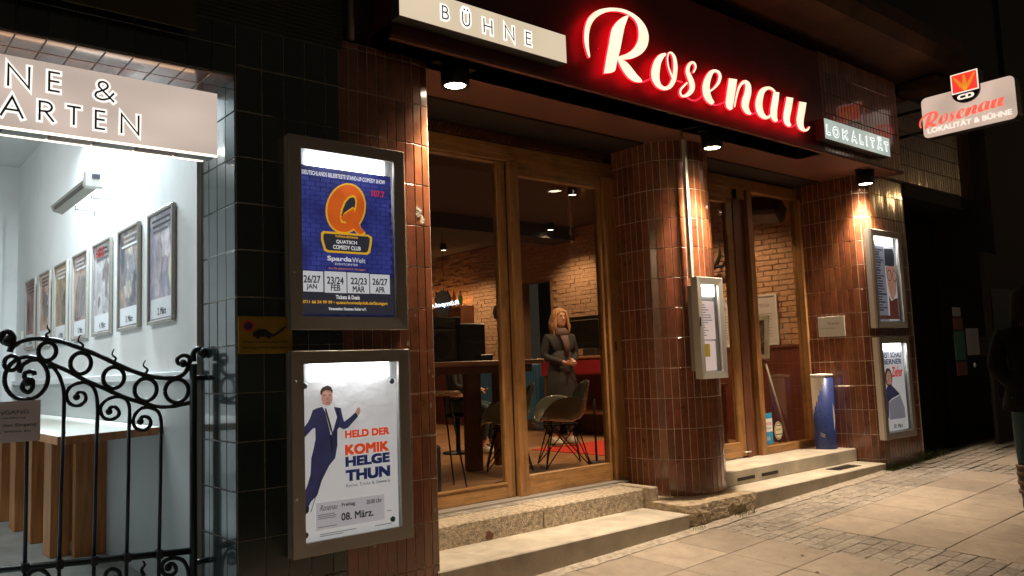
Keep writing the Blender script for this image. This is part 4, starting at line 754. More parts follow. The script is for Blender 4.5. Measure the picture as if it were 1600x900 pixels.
ls = box_sign('light_box_sign', 'large pinkish light box sign over the passage reading BÜHNE & GARTEN', -.75, 1.594, 1.197, 1.541, 4.32, 4.46, 'sign_face_left',
    [('B',(-.10,.0,1.382,1.506)),('Ü',(.06,.16,1.380,1.530)),('H',(.235,.345,1.382,1.506)),('N',(.432,.540,1.380,1.508)),('N',(.598,.712,1.380,1.509)),('E',(.767,.837,1.387,1.507)),('&',(.968,1.082,1.384,1.505)),
     ('G',(.40,.51,1.234,1.354)),('A',(.572,.688,1.233,1.355)),('R',(.729,.815,1.238,1.355)),('T',(.850,.930,1.238,1.353)),('E',(.973,1.040,1.234,1.352)),('N',(1.092,1.202,1.232,1.356))], None, w=(.029,.010))
for yy, x1 in ((4.326, 1.592), (4.454, 1.56)): box('light_strip', 'tube_warm', ls, -.74, x1, yy-.006, yy+.006, 1.186, 1.1965)
box('top_strip', 'tube_top', ls, -.7, 1.5, 4.40, 4.42, 1.5415, 1.548)
for k in range(9): box('under_panel', 'wood_dark' if k % 2 else 'grey_wall', ls, -.2+.2*k, -.2+.2*k+.19, 4.34, 4.44, 1.190, 1.1965)
# ---- red script lettering
ro = thing('neon_lettering', 'glowing cream script letters with red sides reading Rosenau on the fascia', 'sign')
YF = 3.93
def letter(parts, name='letter'):
    f = MB(); s = MB()
    for k, p in enumerate(parts):
        if isinstance(p, list): 
            f.poly(p, at_y(YF-.0004*k)); n = len(p)
            s.add([(x,YF+.001,z) for x,z in p]+[(x,YF+.016,z) for x,z in p], [(i,n+i,n+(i+1)%n,(i+1)%n) for i in range(n)]+[tuple(range(2*n-1, n-1, -1))])
        else:
            f.strip(p[0], p[1], at_y(YF-.0004*k)); s.strip(p[0], p[1], at_y(YF+.001), .015, (0,1,0), True, False); s.strip(p[0], p[1], at_y(YF+.016))
    o = f.build(name, 'letter_cream', ro, fix=False); s.build('letter_side', 'letter_red', o, fix=False); return o
letter(ROS_POLY)
for grp in ([0],[1],[2],[3,4],[5,6],[7,8]): letter([ROS_RIB[i] for i in grp])
for c in ROS_CON:
    mid = [((a[0]+b_[0])/2, YF+.012, (a[1]+b_[1])/2) for a, b_ in zip(*c)]
    MB().tube(mid, .0075, 8).build('connecting_tube', 'neon_red', ro)
for x, z in ((4.28,2.30),(4.42,2.18),(7.35,2.12)): MB().ball((x, 3.995, z), .006, .006, .006, 8, 6).build('fixing_stud', 'alu_light', ro)
# ---- projecting light box
ps = thing('projecting_sign', 'rounded light box jutting from the wall with red script and emblem above', 'sign')
def rrect(x0, x1, y0, y1, r, n=5): return arc(x1-r,y1-r,r,r,0,90,n)+arc(x0+r,y1-r,r,r,90,180,n)+arc(x0+r,y0+r,r,r,180,270,n)+arc(x1-r,y0+r,r,r,270,360,n)
def rbox(name, mat, parent, ol, xa, xb, **kw): return MB().poly(ol, at_x(xa), 1, (xb-xa,0,0)).build(name, mat, parent, **kw)
ol = rrect(2.873, 3.820, 2.340, 2.803, .06)
rbox('light_box', 'alu_dark', ps, ol, 9.295, 9.42)
MB().poly(rrect(2.877, 3.816, 2.344, 2.799, .056), at_x(9.292)).build('face_panel', 'pro_face', ps, fix=False)
def pmap(x, z, k): return (9.2905-k*.0006, 3.785-(x-4.30)*.885/3.06, 2.478+(z-2.17)*.30+(x-4.30)*.020)
f = MB()
for k, p in enumerate(ROS_POLY): f.poly(p, lambda a, c, k=k: pmap(a, c, k*.1))
for k, (L, R_) in enumerate(ROS_RIB+ROS_CON): f.strip(L, R_, lambda a, c, k=k: pmap(a, c, 3+k*.1))
for k, (L, R_) in enumerate(ROS_RIB+ROS_CON):
    M_ = [((a[0]+c[0])/2, (a[1]+c[1])/2) for a, c in zip(L, R_)]; gw = 1.55
    L2 = [(m[0]+(a[0]-m[0])*gw, m[1]+(a[1]-m[1])*gw) for m, a in zip(M_, L)]; R2 = [(m[0]+(a[0]-m[0])*gw, m[1]+(a[1]-m[1])*gw) for m, a in zip(M_, R_)]
    f.strip(L2, R2, lambda a, c, k=k: pmap(a, c, 5+k*.05))
for k, p in enumerate(ROS_POLY):
    L, R_ = ribbon(p+[p[0]], .035); f.strip(L, R_, lambda a, c, k=k: pmap(a, c, 6+k*.1))
f.build('script_lettering', 'pro_red', ps, fix=False)
text_mesh('LOKALITÄT & BÜHNE', 'pro_white', lambda a, c: (9.2885, 3.772-a*.845, c), (0, 1, 2.392, 2.462), bold=.035, name='lettering', parent=ps)
shd = [(3.480,2.965),(3.198,2.965),(3.198,2.735)]+arc(3.339,2.750,.141,.120,353,187,10)+[(3.480,2.735)]
rbox('emblem_shield', 'black_plastic', ps, shd, 9.262, 9.40)
box('emblem_field', 'pro_white', ps, 9.259, 9.2615, 3.203, 3.476, 2.742, 2.960)
box('emblem_field', 'pro_emblem_red', ps, 9.257, 9.2588, 3.215, 3.464, 2.754, 2.948)
for a in (-.62, 0, .62):
    P = [(3.339-.0*a, 2.757), (3.339-a*.06, 2.82), (3.339-a*.17, 2.93)]; L = []; R_ = []
    for (u, z), wd in zip(P, (.012, .022, .010)): L.append((u-wd, z)); R_.append((u+wd, z))
    MB().strip(L, R_, at_x(9.2560)).build('wheat_ear', 'pro_wheat', ps, fix=False)
text_mesh('CD', 'pro_white', lambda a, c: (9.2600, 3.425-a*.17, c), (0, 1, 2.668, 2.726), bold=.06, name='emblem_lettering', parent=ps)
b = MB(); b.tube([(9.36,3.82,2.70),(9.36,4.21,2.70)], .018, 8); b.build('bracket', 'black_metal', ps); b = MB(); b.tube([(9.36,3.82,2.44),(9.36,4.21,2.44)], .018, 8); b.build('bracket', 'black_metal', ps)
# ================================================================ showcases
def frame_mb(x0, x1, z0, z1, wd, y0, y1):
    b = MB(); O = [(x0,z0),(x1,z0),(x1,z1),(x0,z1)]; I = [(x0+wd,z0+wd),(x1-wd,z0+wd),(x1-wd,z1-wd),(x0+wd,z1-wd)]
    e = .004; O2 = [(x0+e,z0+e),(x1-e,z0+e),(x1-e,z1-e),(x0+e,z1-e)]
    vs = [(x,y1,z) for x,z in O]+[(x,y0+e,z) for x,z in O]+[(x,y0,z) for x,z in O2]+[(x,y0+.003,z) for x,z in I]+[(x,y1,z) for x,z in I]
    fs = []
    for k in range(4):
        j = (k+1) % 4
        for a in range(4): fs.append((a*4+k, a*4+j, (a+1)*4+j, (a+1)*4+k))
    b.add(vs, fs); return b
def showcase(label, x0, x1, z0, z1, yf, yw, wdt, mat='alu', lamp='case_lamp', e=4.0, lcol=(.93,.96,1.0), group='aluminium showcases', lz=.085, side='alu_light'):
    t = thing('showcase', label, 'showcase', group)
    frame_mb(x0, x1, z0, z1, wdt, yf, yf+.025).build('frame', mat, t)
    b = MB(); b.box(x0+.003, x0+.012, yf+.0255, yw, z0+.002, z1-.002); b.box(x1-.012, x1-.003, yf+.0255, yw, z0+.002, z1-.002); b.box(x0+.012, x1-.012, yf+.0255, yw, z0+.002, z0+.012); b.box(x0+.012, x1-.012, yf+.0255, yw, z1-.012, z1-.002)
    b.build('side_shell', side, t, fix=False)
    box('back_panel', 'white_paint', t, x0+.012, x1-.012, yw-.012, yw-.004, z0+.012, z1-.012)
    box('glass_pane', 'glass_case', t, x0+wdt-.004, x1-wdt+.004, yf+.012, yf+.015, z0+wdt-.004, z1-wdt+.004)
    wx = (x1-x0-2*wdt)*.13; yl = yw-.03
    box('lamp_panel', lamp, t, x0+wdt+wx*.7, x1-wdt-wx*.5, yl, yl+.012, z1-wdt-lz, z1-wdt+.004)
    l = bpy.data.lights.new('case_light', 'AREA'); l.shape = 'RECTANGLE'; l.size = (x1-x0-2*wdt)*.7; l.size_y = .008; l.energy = e; l.color = lcol
    lo = bpy.data.objects.new('case_light', l); COL.objects.link(lo); lo.parent = t; lo.location = ((x0+x1)/2, yf+.027, z1-wdt-.006); lo.rotation_euler = (math.radians(22), 0, 0)
    return t
XA, XB = 1.911, 2.656
c1 = showcase('grey aluminium showcase on the pier, upper one with the blue poster', XA, XB, .240, 1.322, 4.12, 4.2, .073, e=4.5)
c2 = showcase('grey aluminium showcase on the pier, lower one with the white poster', XA, XB, -.967, .127, 4.12, 4.2, .073, e=4.5)
for c, zz in ((c1,(.55,)),(c2,(-.04,-.66))):
    for z in zz: MB().lathe([(.007,0),(.007,.004),(.004,.006)], 0, 0, 10).build('lock_screw', 'alu_light', c, loc=(XA+.022, 4.12, z), rot=(PI/2,0,0))
YP = 4.155
p1 = thing('poster', 'blue brick poster with a big orange letter Q inside the upper left showcase', 'poster')
box('poster_sheet', 'print_blue', p1, 1.985, 2.578, YP, YP+.001, .328, 1.165)
b = MB(); random.seed(5)
bk = MB()
for r in range(30):
    z = .335+.0265*r; x = 1.985-.03*(r % 2)
    while x < 2.575:
        a, c = max(1.987, x+.002), min(2.576, x+.062)
        if c-a > .01 and not (.33 < z < .55): bk.box(a, c, YP-.0012, YP-.0001, z+.0015, min(1.163, z+.025))
        x += .0645
bk.build('printed_bricks', 'print_blue2', p1, fix=False, kind='stuff')
def flat(name, mat, pts, y, parent): return MB().poly(pts, at_y(y)).build(name, mat, parent, fix=False)
box('dark_footer', 'print_dark', p1, 1.985, 2.578, YP-.0020, YP-.0013, .330, .545)
flat('letter_edge', 'print_yellow', QS['tail'] if False else QS['qo'], YP-.0030, p1)
def grown(pts, k):
    cx_ = sum(p[0] for p in pts)/len(pts); cz_ = sum(p[1] for p in pts)/len(pts); return [(cx_+(x-cx_)*k, cz_+(z-cz_)*k) for x, z in pts]
flat('letter_tail_edge', 'print_yellow', grown(QS['tail'], 1.16), YP-.0032, p1)
flat('letter_body', 'q_orange', QS['qi'], YP-.0036, p1); flat('letter_edge', 'print_yellow', QS['hole'], YP-.0042, p1); flat('letter_hole', 'print_dark', QS['holei'], YP-.0046, p1)
flat('letter_tail', 'q_orange', QS['tail'], YP-.0050, p1)
flat('label_edge', 'print_yellow', QS['labo'], YP-.0056, p1); flat('label_field', 'print_dark', QS['labi'], YP-.0060, p1)
for (x0,x1,z0,z1) in DATEBOX: box('date_box', 'card', p1, max(x0,1.987), x1, YP-.0026, YP-.0021, z0, z1)
CM = {'white':('print_white',.025),'whitethin':('print_white',0),'yellow':('print_yellow',.02),'orangethin':('q_light',0),'red':('red_ink',.03),'ink':('ink',.022),'orange':('orange',.055),'navy':('navy',.06),'greythin':('grey_ink',.0)}
for s, bx, c in TXQ:
    if s == 'HELD DER': continue
    m_, bo = CM[c]; text_mesh(s, m_, at_y(YP-.0066), bx, bo, 0.0, 'lettering', p1)
p2 = thing('poster', 'white poster of a leaning man in a dark blue suit inside the lower left showcase', 'poster')
box('poster_sheet', 'paper', p2, 1.985, 2.580, YP, YP+.001, -.897, -.046)
for s, bx, c in TXB:
    par = p1 if bx[2] > 0 else p2; m_, bo = CM[c]
    text_mesh(s, m_, at_y(YP-.0066 if par is p1 else YP-.0024), bx, bo, 0.0, 'lettering', par)
for i, (nm, mt) in enumerate((('printed_suit','suit'),('printed_shirt','print_white'),('printed_face','skin_print'),('printed_hair','hair_print'),('printed_hand','skin_print'),('printed_shoe','ink'))):
    flat(nm, mt, [(max(x, 1.987), z) for x, z in MAN[nm.split('_')[1]]], YP-.0008-.0003*i, p2)
# face print details and trouser crease
for nm, mt, P, d in (('lapel','ink',[(2.118,-.192),(2.150,-.310),(2.166,-.345),(2.160,-.300),(2.128,-.192)],-.0022),('lapel','ink',[(2.190,-.192),(2.205,-.255),(2.172,-.345),(2.176,-.345),(2.211,-.255),(2.197,-.192)],-.0022),('jacket_edge','ink',[(2.150,-.345),(2.158,-.345),(2.166,-.44),(2.160,-.44)],-.0023),('trouser_crease','ink',[(2.105,-.52),(2.109,-.52),(2.060,-.66),(2.030,-.74),(2.026,-.74),(2.056,-.66)],-.0022)):
    flat(nm, mt, P, YP+d, p2)
fc = MAN['face']; fx = sum(p[0] for p in fc)/len(fc); fz_ = sum(p[1] for p in fc)/len(fc)
for dx, dz_, a, c in ((-.014,.012,.012,.004),(.018,.013,.012,.004),(.004,-.008,.006,.010),(.004,-.028,.020,.004)): box('printed_feature', 'hair_print' if dz_ > -.02 and a > .007 else 'lip', p2, fx+dx-a/2, fx+dx+a/2, YP-.0026, YP-.0024, fz_+dz_-c/2, fz_+dz_+c/2)
nt = [(2.058,-.696),(2.485,-.702),(2.485,-.843),(2.056,-.844)]
flat('paper_strip', 'note', nt, YP-.0014, p2)
text_mesh('Rosenau', 'ink', at_y(YP-.0020), (2.080,2.190,-.742,-.712), 0.0, .5, 'lettering', p2)
lb = MB()
for k, (x0, x1, z) in enumerate([(2.07,2.17,-.765),(2.07,2.18,-.775),(2.07,2.175,-.785),(2.07,2.18,-.83),(2.497,2.53,-.80),(2.08,2.30,-.868),(2.08,2.22,-.878),(2.42,2.53,-.872),(2.44,2.50,-.63)]): lb.box(x0, x1, YP-.0022, YP-.0020, z, z+.0035)
lb.build('small_print', 'grey_ink', p2, fix=False)
for x, z in ((2.551,-.060),(2.000,-.064),(2.536,-.849),(1.995,-.856)):
    MB().lathe([(.016,0),(.016,.006),(.012,.009)], 0, 0, 16).build('round_magnet', 'magnet', p2, loc=(x, YP-.002, z), rot=(PI/2,0,0))
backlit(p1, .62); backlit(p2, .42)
# ---- right showcases
XC, XD = 8.585, 9.285
c3 = showcase('pale showcase on the corner pier, the upper one with a face in glasses', XC, XD, .262, 1.337, 4.16, 4.24, .070, e=5)
c4 = showcase('pale showcase on the corner pier, the lower one with a bearded man', XC, XD, -.925, .165, 4.16, 4.24, .070, e=5)
YQ = 4.195
p3 = thing('poster', 'grey striped poster with half a face and round glasses in the upper right showcase', 'poster')
box('poster_sheet', 'card', p3, XC+.075, XD-.115, YQ, YQ+.001, .345, 1.185)
box('printed_band', 'grey_print', p3, XC+.075, XC+.335, YQ-.0007, YQ-.0004, .345, 1.16)
lb = MB(); random.seed(8)
for k in range(24): lb.box(XC+.09, XC+.20+random.random()*.12, YQ-.0014, YQ-.0010, .45+k*.029, .45+k*.029+(.013 if k % 3 else .018))
lb.build('printed_lines', 'print_dark', p3, fix=False)
flat('printed_hat', 'print_dark', [(XC+.335,.95),(XC+.56,.95),(XC+.57,1.10),(XC+.54,1.15),(XC+.34,1.14)], YQ-.0020, p3)
flat('printed_face', 'skin_print', [(XC+.34,.94),(XC+.57,.96),(XC+.575,.80),(XC+.55,.66),(XC+.47,.57),(XC+.41,.60),(XC+.365,.72)], YQ-.0026, p3)
flat('printed_coat', 'wainscot', [(XC+.36,.40),(XC+.575,.40),(XC+.575,.60),(XC+.49,.585),(XC+.42,.56),(XC+.37,.62)], YQ-.0024, p3)
for dx in (.42,.54):
    L, R_ = ribbon(arc(XC+dx, .845, .048, .06, 0, 360, 18), .008); MB().strip(L, R_, at_y(YQ-.0032)).build('printed_glasses', 'ink', p3, fix=False)
box('printed_band', 'wainscot', p3, XC+.075, XC+.575, YQ-.0038, YQ-.0034, .36, .40)
p4 = thing('poster', 'poster of a bearded man in blue with red script in the lower right showcase', 'poster')
box('poster_sheet', 'paper', p4, XC+.075, XD-.115, YQ, YQ+.001, -.84, .02)
text_mesh('BEST SCHAU', 'navy', at_y(YQ-.001), (XC+.10, XD-.16, -.06, .0), .03, 0, 'lettering', p4); text_mesh('BERNER', 'navy', at_y(YQ-.001), (XC+.12, XD-.16, -.13, -.075), .03, 0, 'lettering', p4)
text_mesh('Zieher', 'red_ink', at_y(YQ-.001), (XC+.29, XD-.15, -.27, -.16), .03, .3, 'lettering', p4)
flat('printed_hair', 'hair_print', arc(XC+.21,-.27,.085,.10,0,345,16), YQ-.0010, p4); flat('printed_face', 'skin_print', arc(XC+.215,-.285,.060,.085,0,345,16), YQ-.0016, p4)
flat('printed_beard', 'hair_print', arc(XC+.22,-.345,.05,.05,180,360,10), YQ-.0022, p4)
flat('printed_jacket', 'suit', [(XC+.09,-.70),(XC+.10,-.45),(XC+.15,-.37),(XC+.27,-.36),(XC+.44,-.46),(XC+.24,-.50),(XC+.17,-.53),(XC+.15,-.70)], YQ-.0026, p4)
flat('printed_knees', 'grey_print', [(XC+.16,-.76),(XC+.17,-.54),(XC+.25,-.51),(XC+.44,-.47),(XC+.52,-.60),(XC+.53,-.73),(XC+.40,-.77)], YQ-.0030, p4)
box('paper_strip', 'card', p4, XC+.13, XD-.17, YQ-.0044, YQ-.0040, -.835, -.72); text_mesh('07. März', 'ink', at_y(YQ-.0050), (XC+.24, XD-.26, -.815, -.775), .03, 0, 'lettering', p4)
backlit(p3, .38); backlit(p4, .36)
# ---- menu case on the column
mc = showcase('slim pale showcase with menu sheets fixed to the round column', 5.680, 6.050, -.168, .706, 4.290, 4.358, .062, mat='alu_light', lamp='case_lamp_warm', e=.9, lcol=(1,.93,.82), group=None, lz=.10)
box('mounting_block', 'alu', mc, 5.76, 5.97, 4.3585, 4.46, -.10, .64)
MB().bbox(5.690,5.700,4.283,4.291,.28,.36,.002).build('latch', 'black_metal', mc)
p5 = thing('menu_sheet', 'pinkish menu sheets with a small golden picture in the slim column showcase', 'menu')
box('sheet', 'paper_pink', p5, 5.755, 5.955, 4.330, 4.331, .17, .50); box('sheet', 'paper_pink', p5, 5.755, 5.945, 4.330, 4.331, -.10, .155)
box('picture', 'yellow_sign', p5, 5.770, 5.86, 4.3285, 4.3295, .02, .13); lb = MB()
random.seed(4)
for k in range(13): lb.box(5.78, 5.80+random.random()*.13, 4.3285, 4.3295, .20+k*.022, .20+k*.022+.006)
lb.build('menu_lines', 'grey_ink', p5, fix=False)
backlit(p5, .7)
# ================================================================ small signs
ys = thing('warning_sign', 'ochre no parking sign with red ring and small tow truck on the black tiles', 'sign')
box('plate', 'yellow_sign', ys, 1.642, 1.940, 4.165, 4.172, .116, .314, .002)
L, R_ = ribbon(arc(1.695, .262, .026, .026, 0, 360, 18), .009); MB().strip(L, R_, at_y(4.1635)).build('red_ring', 'red_ink', ys, fix=False)
MB().poly(arc(1.695,.262,.021,.021,0,340,14), at_y(4.1640)).build('blue_disc', 'navy', ys, fix=False)
b = MB(); b.box(1.72,1.83,4.1620,4.1640,.205,.222); b.poly([(1.71,.222),(1.75,.245),(1.79,.245),(1.82,.222)], at_y(4.1625)); b.poly(arc(1.745,.205,.011,.011,0,340,10), at_y(4.1618)); b.poly(arc(1.805,.205,.011,.011,0,340,10), at_y(4.1618)); b.poly([(1.83,.215),(1.90,.262),(1.905,.255),(1.835,.205)], at_y(4.1622)); b.build('tow_truck_mark', 'ink', ys, fix=False)
text_mesh('Widerrechtlich abgestellte', 'ink', at_y(4.163), (1.66,1.92,.168,.186), 0, 0, 'lettering', ys); text_mesh('Fahrzeuge werden abgeschleppt', 'ink', at_y(4.163), (1.66,1.92,.138,.156), 0, 0, 'lettering', ys)
wp = thing('name_plate', 'small pale plate with faint lettering on the side of the corner pier', 'sign')
box('plate', 'alu_light', wp, 8.608, 8.622, 4.548, 4.862, .197, .422, .002)
text_mesh('Rosenau', 'grey_ink', lambda a, c: (8.6065, 4.862-a, c), (.12, .26, .33, .36), 0, .3, 'lettering', wp); text_mesh('Haus der Kultur', 'grey_ink', lambda a, c: (8.6065, 4.862-a, c), (.03, .20, .285, .30), 0, 0, 'lettering', wp)
# ================================================================ tall ashtray bin
an = thing('standing_ashtray', 'tall blue and silver cylinder bin with sand top beside the right door', 'bin')
cx_, cy__ = 8.475, 4.79; z0, z1 = -1.027, -.235
b = MB(); b.lathe([(.112,z0),(.115,z0+.01),(.115,z1)], cx_, cy__, 32); b.build('can_body', 'bin_blue', an)
b = MB(); b.lathe([(.118,z1-.004),(.120,z1+.018),(.112,z1+.022),(.104,z1+.016),(.02,z1+.03)], cx_, cy__, 32); b.build('ash_tray', 'bin_silver', an)
def curved(name, mat, fn_lo, fn_hi, a0, a1, r=.1165, n=16):
    b = MB(); vs = []
    for i in range(n+1):
        a = math.radians(a0+(a1-a0)*i/n); t = i/n
        vs += [(cx_+r*math.cos(a), cy__+r*math.sin(a), fn_lo(t)), (cx_+r*math.cos(a), cy__+r*math.sin(a), fn_hi(t))]
    b.add(vs, [(2*i,2*i+1,2*i+3,2*i+2) for i in range(n)], True); return b.build(name, mat, an, fix=False)
random.seed(2); jag = [(-1)**q*random.uniform(.01,.05) for q in range(30)]
# facing direction of the viewer is about 209 degrees; left in view is larger negative angle
curved('silver_flash', 'bin_silver', lambda t: z0+.33+.42*t**1.3+jag[int(t*16)], lambda t: z1-.01, 120, 222)
curved('silver_flash', 'bin_silver', lambda t: z0+.16+jag[int(t*12)+6]+.1*t, lambda t: z0+.50-.1*t+jag[int(t*9)+2], 262, 275, n=6)
def bl(a, c): 
    an_ = math.radians(170+a*60); return (cx_+.1172*math.cos(an_), cy__+.1172*math.sin(an_), c-a*.05)
text_mesh('COZIES', 'bin_silver', bl, (0.22,.62,z0+.155,z0+.195), .02, .2, 'lettering', an)
# ================================================================ the two glass doors
def member(name, x0, x1, y0, y1, z0, z1, parent, mat='wood'): return box(name, mat, parent, x0, x1, y0, y1, z0, z1, .004)
dl = thing('glass_door', 'wide oak framed sliding glass door on the left showing the bar room', 'door')
y = 5.13
member('head_rail', 2.90, 5.66, y, y+.09, 1.712, 1.848, dl, 'wood_h'); member('jamb', 5.43, 5.655, y-.03, y+.09, -1.046, 1.7115, dl); member('jamb', 2.905, 3.05, y-.03, y+.09, -1.046, 1.7115, dl)
member('centre_post', 4.324, 4.420, y-.02, y+.09, -1.046, 1.7115, dl)
sa = box('sash', 'wood', dl, 4.214, 4.303, y+.02, y+.08, -1.045, 1.705, .004); member('bottom_rail', 3.051, 4.213, y+.02, y+.08, -1.045, -.922, dl, 'wood_h'); 
box('glazing_bead', 'wood_h', sa, 3.06, 4.213, y+.012, y+.0195, -.934, -.921); box('gap_strip', 'black_plastic', sa, 4.3035, 4.3235, y+.03, y+.07, -1.04, 1.70)
member('top_rail', 3.051, 4.213, y+.02, y+.08, 1.688, 1.711, dl, 'wood_h')
member('bottom_rail', 4.421, 5.429, y+.0, y+.07, -1.045, -.888, dl, 'wood_h'); member('top_rail', 4.421, 5.429, y+.0, y+.07, 1.600, 1.711, dl, 'wood_h'); member('stile', 5.395, 5.429, y+.0, y+.07, -.8875, 1.5995, dl, 'wood')
box('glass_pane', 'glass', dl, 3.05, 4.214, y+.045, y+.051, -.93, 1.69); box('glass_pane', 'glass', dl, 4.42, 5.395, y+.035, y+.041, -.89, 1.602)
box('pull_recess', 'black_plastic', dl, 5.500, 5.518, y-.0335, y-.029, .10, .19)
vt = thing('vent_strip', 'dark slatted vent strip above the left door head', 'vent')
box('vent_back', 'soffit_dark', vt, 2.9, 5.53, y+.02, y+.05, 1.8485, 1.948)
vm = MB().bbox(-.006, .006, -.012, .02, -.045, .045, .002).mesh('vent_blade', 'wood_dark', True)
for k in range(86): o = obj('vent_blade', vm, vt); o.location = (2.93+k*.03, y, 1.899); o.rotation_euler = (0, .5, 0)
dr = thing('glass_door', 'oak framed glass door with side window on the right showing the brick wall', 'door')
y = 5.02
member('head_rail', 6.345, 8.625, y, y+.09, 1.800, 1.925, dr, 'wood_h'); member('post', 7.335, 7.425, y-.0, y+.08, -1.026, 1.7995, dr, 'wood_dark'); member('centre_post', 7.560, 7.650, y-.03, y+.09, -1.026, 1.7995, dr)
member('stile', 7.228, 7.334, y+.01, y+.07, -1.01, 1.7, dr); member('top_rail', 6.345, 7.227, y+.01, y+.07, 1.64, 1.7, dr, 'wood_h'); member('transom', 6.345, 7.559, y+.0, y+.08, 1.701, 1.7995, dr, 'wood_h'); member('bottom_rail', 6.345, 7.227, y+.01, y+.07, -1.01, -.862, dr, 'wood_h')
member('inner_frame', 7.426, 7.559, y+.02, y+.08, -1.026, 1.70, dr, 'wood_dark')
member('bottom_rail', 7.651, 8.60, y-.02, y+.08, -1.026, -.945, dr, 'wood_h'); member('jamb', 8.587, 8.626, y-.035, y+.085, -.944, 1.7995, dr)
box('glass_pane', 'glass', dr, 6.35, 7.228, y+.038, y+.044, -.862, 1.64); box('glass_pane', 'glass', dr, 7.65, 8.585, y+.03, y+.036, -.945, 1.80)
b = MB(); b.tube([(7.27,y+.01,-.965),(7.27,y-.025,-.965),(7.35,y-.025,-.965)], .008, 8); b.build('floor_bolt', 'alu_light', dr)
yk = 5.044
s1_ = thing('window_sticker', 'blue and white rectangular sticker low on the right window', 'sticker')
box('sticker_sheet', 'sticker_blue', s1_, 7.668, 7.845, yk, yk+.001, -.93, -.60); box('sticker_band', 'print_white', s1_, 7.672, 7.845, yk-.001, yk-.0002, -.80, -.66)
text_mesh('OPEN STAGE', 'red_ink', at_y(yk-.0015), (7.68,7.83,-.73,-.70), .01, 0, 'lettering', s1_); text_mesh('im Theater', 'grey_ink', at_y(yk-.0015), (7.69,7.82,-.77,-.75), 0, 0, 'lettering', s1_); text_mesh('Linda', 'print_white', at_y(yk-.0015), (7.70,7.79,-.89,-.84), 0, .2, 'lettering', s1_)
s2_ = thing('window_sticker', 'small oval black and cream badge low on the right window', 'sticker')
for k, (mt, rr) in enumerate((('ink',1),('sticker_cream',.92),('ink',.84),('sticker_cream',.76))): MB().poly(arc(7.955,-.80,.085*rr,.105*rr,0,350,24), at_y(yk-.0006*k)).build('badge_ring', mt, s2_, fix=False)
text_mesh('ANTENNE', 'ink', at_y(yk-.0026), (7.905,8.005,-.80,-.78), 0, 0, 'lettering', s2_); b = MB(); b.box(7.90,8.01,yk-.0030,yk-.0026,-.845,-.835); b.box(7.915,7.995,yk-.0030,yk-.0026,-.75,-.742); b.build('badge_lines', 'ink', s2_, fix=False)
# ================================================================ passage with the white wall
pf = struct('passage_floor'); COL.objects.link(pf)
box('floor_slab', 'passage_floor', pf, -3, 1.66, 4.3, 10.6, -1.45, -1.24)
box('entry_step', 'passage_floor', pf, -3, 1.64, 4.2, 4.72, -1.6, -1.28)
pwl = struct('passage_wall', 'white rendered wall of the passage'); COL.objects.link(pwl)
box('wall_face', 'white_wall', pwl, 1.62, 1.80, 4.722, 10.6, -1.5, 2.45)
box('dado', 'grey_wall', pwl, 1.612, 1.6195, 4.73, 10.5, -1.24, -.005)
box('dado_rail', 'white_paint', pwl, 1.585, 1.6195, 4.73, 10.5, -.0045, .045, .004)
box('end_wall', 'white_wall', pwl, -3.2, -.2, 10.5, 10.7, -1.5, 2.45); box('end_wall', 'white_wall', pwl, -.2, 1.62, 10.5, 10.7, 1.86, 2.45); box('end_wall', 'white_wall', pwl, 1.47, 1.62, 10.5, 10.7, -1.5, 1.8595)
box('passage_ceiling', 'white_wall', pwl, -3.2, 1.8, 4.62, 10.7, 2.45, 2.6); box('far_side_wall', 'white_wall', pwl, -3.3, -3.2, 4.3, 10.7, -1.5, 2.5)
box('door_frame', 'white_paint', pwl, 1.40, 1.4695, 10.46, 10.60, -1.24, 1.8595); box('door_frame', 'white_paint', pwl, -.2, 1.40, 10.46, 10.60, 1.79, 1.8595)
box('yard_wall', 'brick', pwl, -2, 3, 12.5, 12.6, -1.5, 2.5)
bm = MB()
for r in range(34):
    for k in range(9): bm.bbox(.3+.25*k+(.125 if r % 2 else 0), .3+.24*(k+1)+.01*k+(.125 if r % 2 else 0), 12.48, 12.52, -.9+.083*r, -.9+.083*r+.072, .004)
bm.build('yard_bricks', 'brick', pwl, kind='stuff')
ltp = thing('wall_tube_lamp', 'cool tube lamp high on the white passage wall behind the box sign', 'lamp')
box('lamp_body', 'white_paint', ltp, 1.54, 1.615, 5.9, 7.3, 2.10, 2.16, .01); b = MB(); b.tube([(1.55, 5.95, 2.08), (1.55, 7.25, 2.08)], .016, 8); b.build('lamp_tube', 'tube_cool', ltp)
l = bpy.data.lights.new('tube_light', 'AREA'); l.shape = 'RECTANGLE'; l.size = .06; l.size_y = 1.3; l.energy = 160; l.color = (.76, .93, 1.0)
lo = bpy.data.objects.new('tube_light', l); COL.objects.link(lo); lo.parent = ltp; lo.location = (1.47, 6.6, 2.05); lo.rotation_euler = (0, math.radians(20), 0)
lc = thing('ceiling_lamp', 'square white ceiling lamp lighting the passage', 'lamp')
box('lamp_body', 'white_paint', lc, -.6, .2, 6.3, 7.1, 2.41, 2.449, .01)
box('diffuser', 'tube_cool', lc, -.55, .15, 6.35, 7.05, 2.405, 2.4095)
l = bpy.data.lights.new('ceiling_light', 'AREA'); l.shape = 'RECTANGLE'; l.size = .7; l.size_y = 3.5; l.energy = 70; l.color = (.95, .99, .97)
lo = bpy.data.objects.new('ceiling_light', l); COL.objects.link(lo); lo.parent = lc; lo.location = (-.2, 7.0, 2.39); lo.rotation_euler = (0, math.radians(-14), 0)
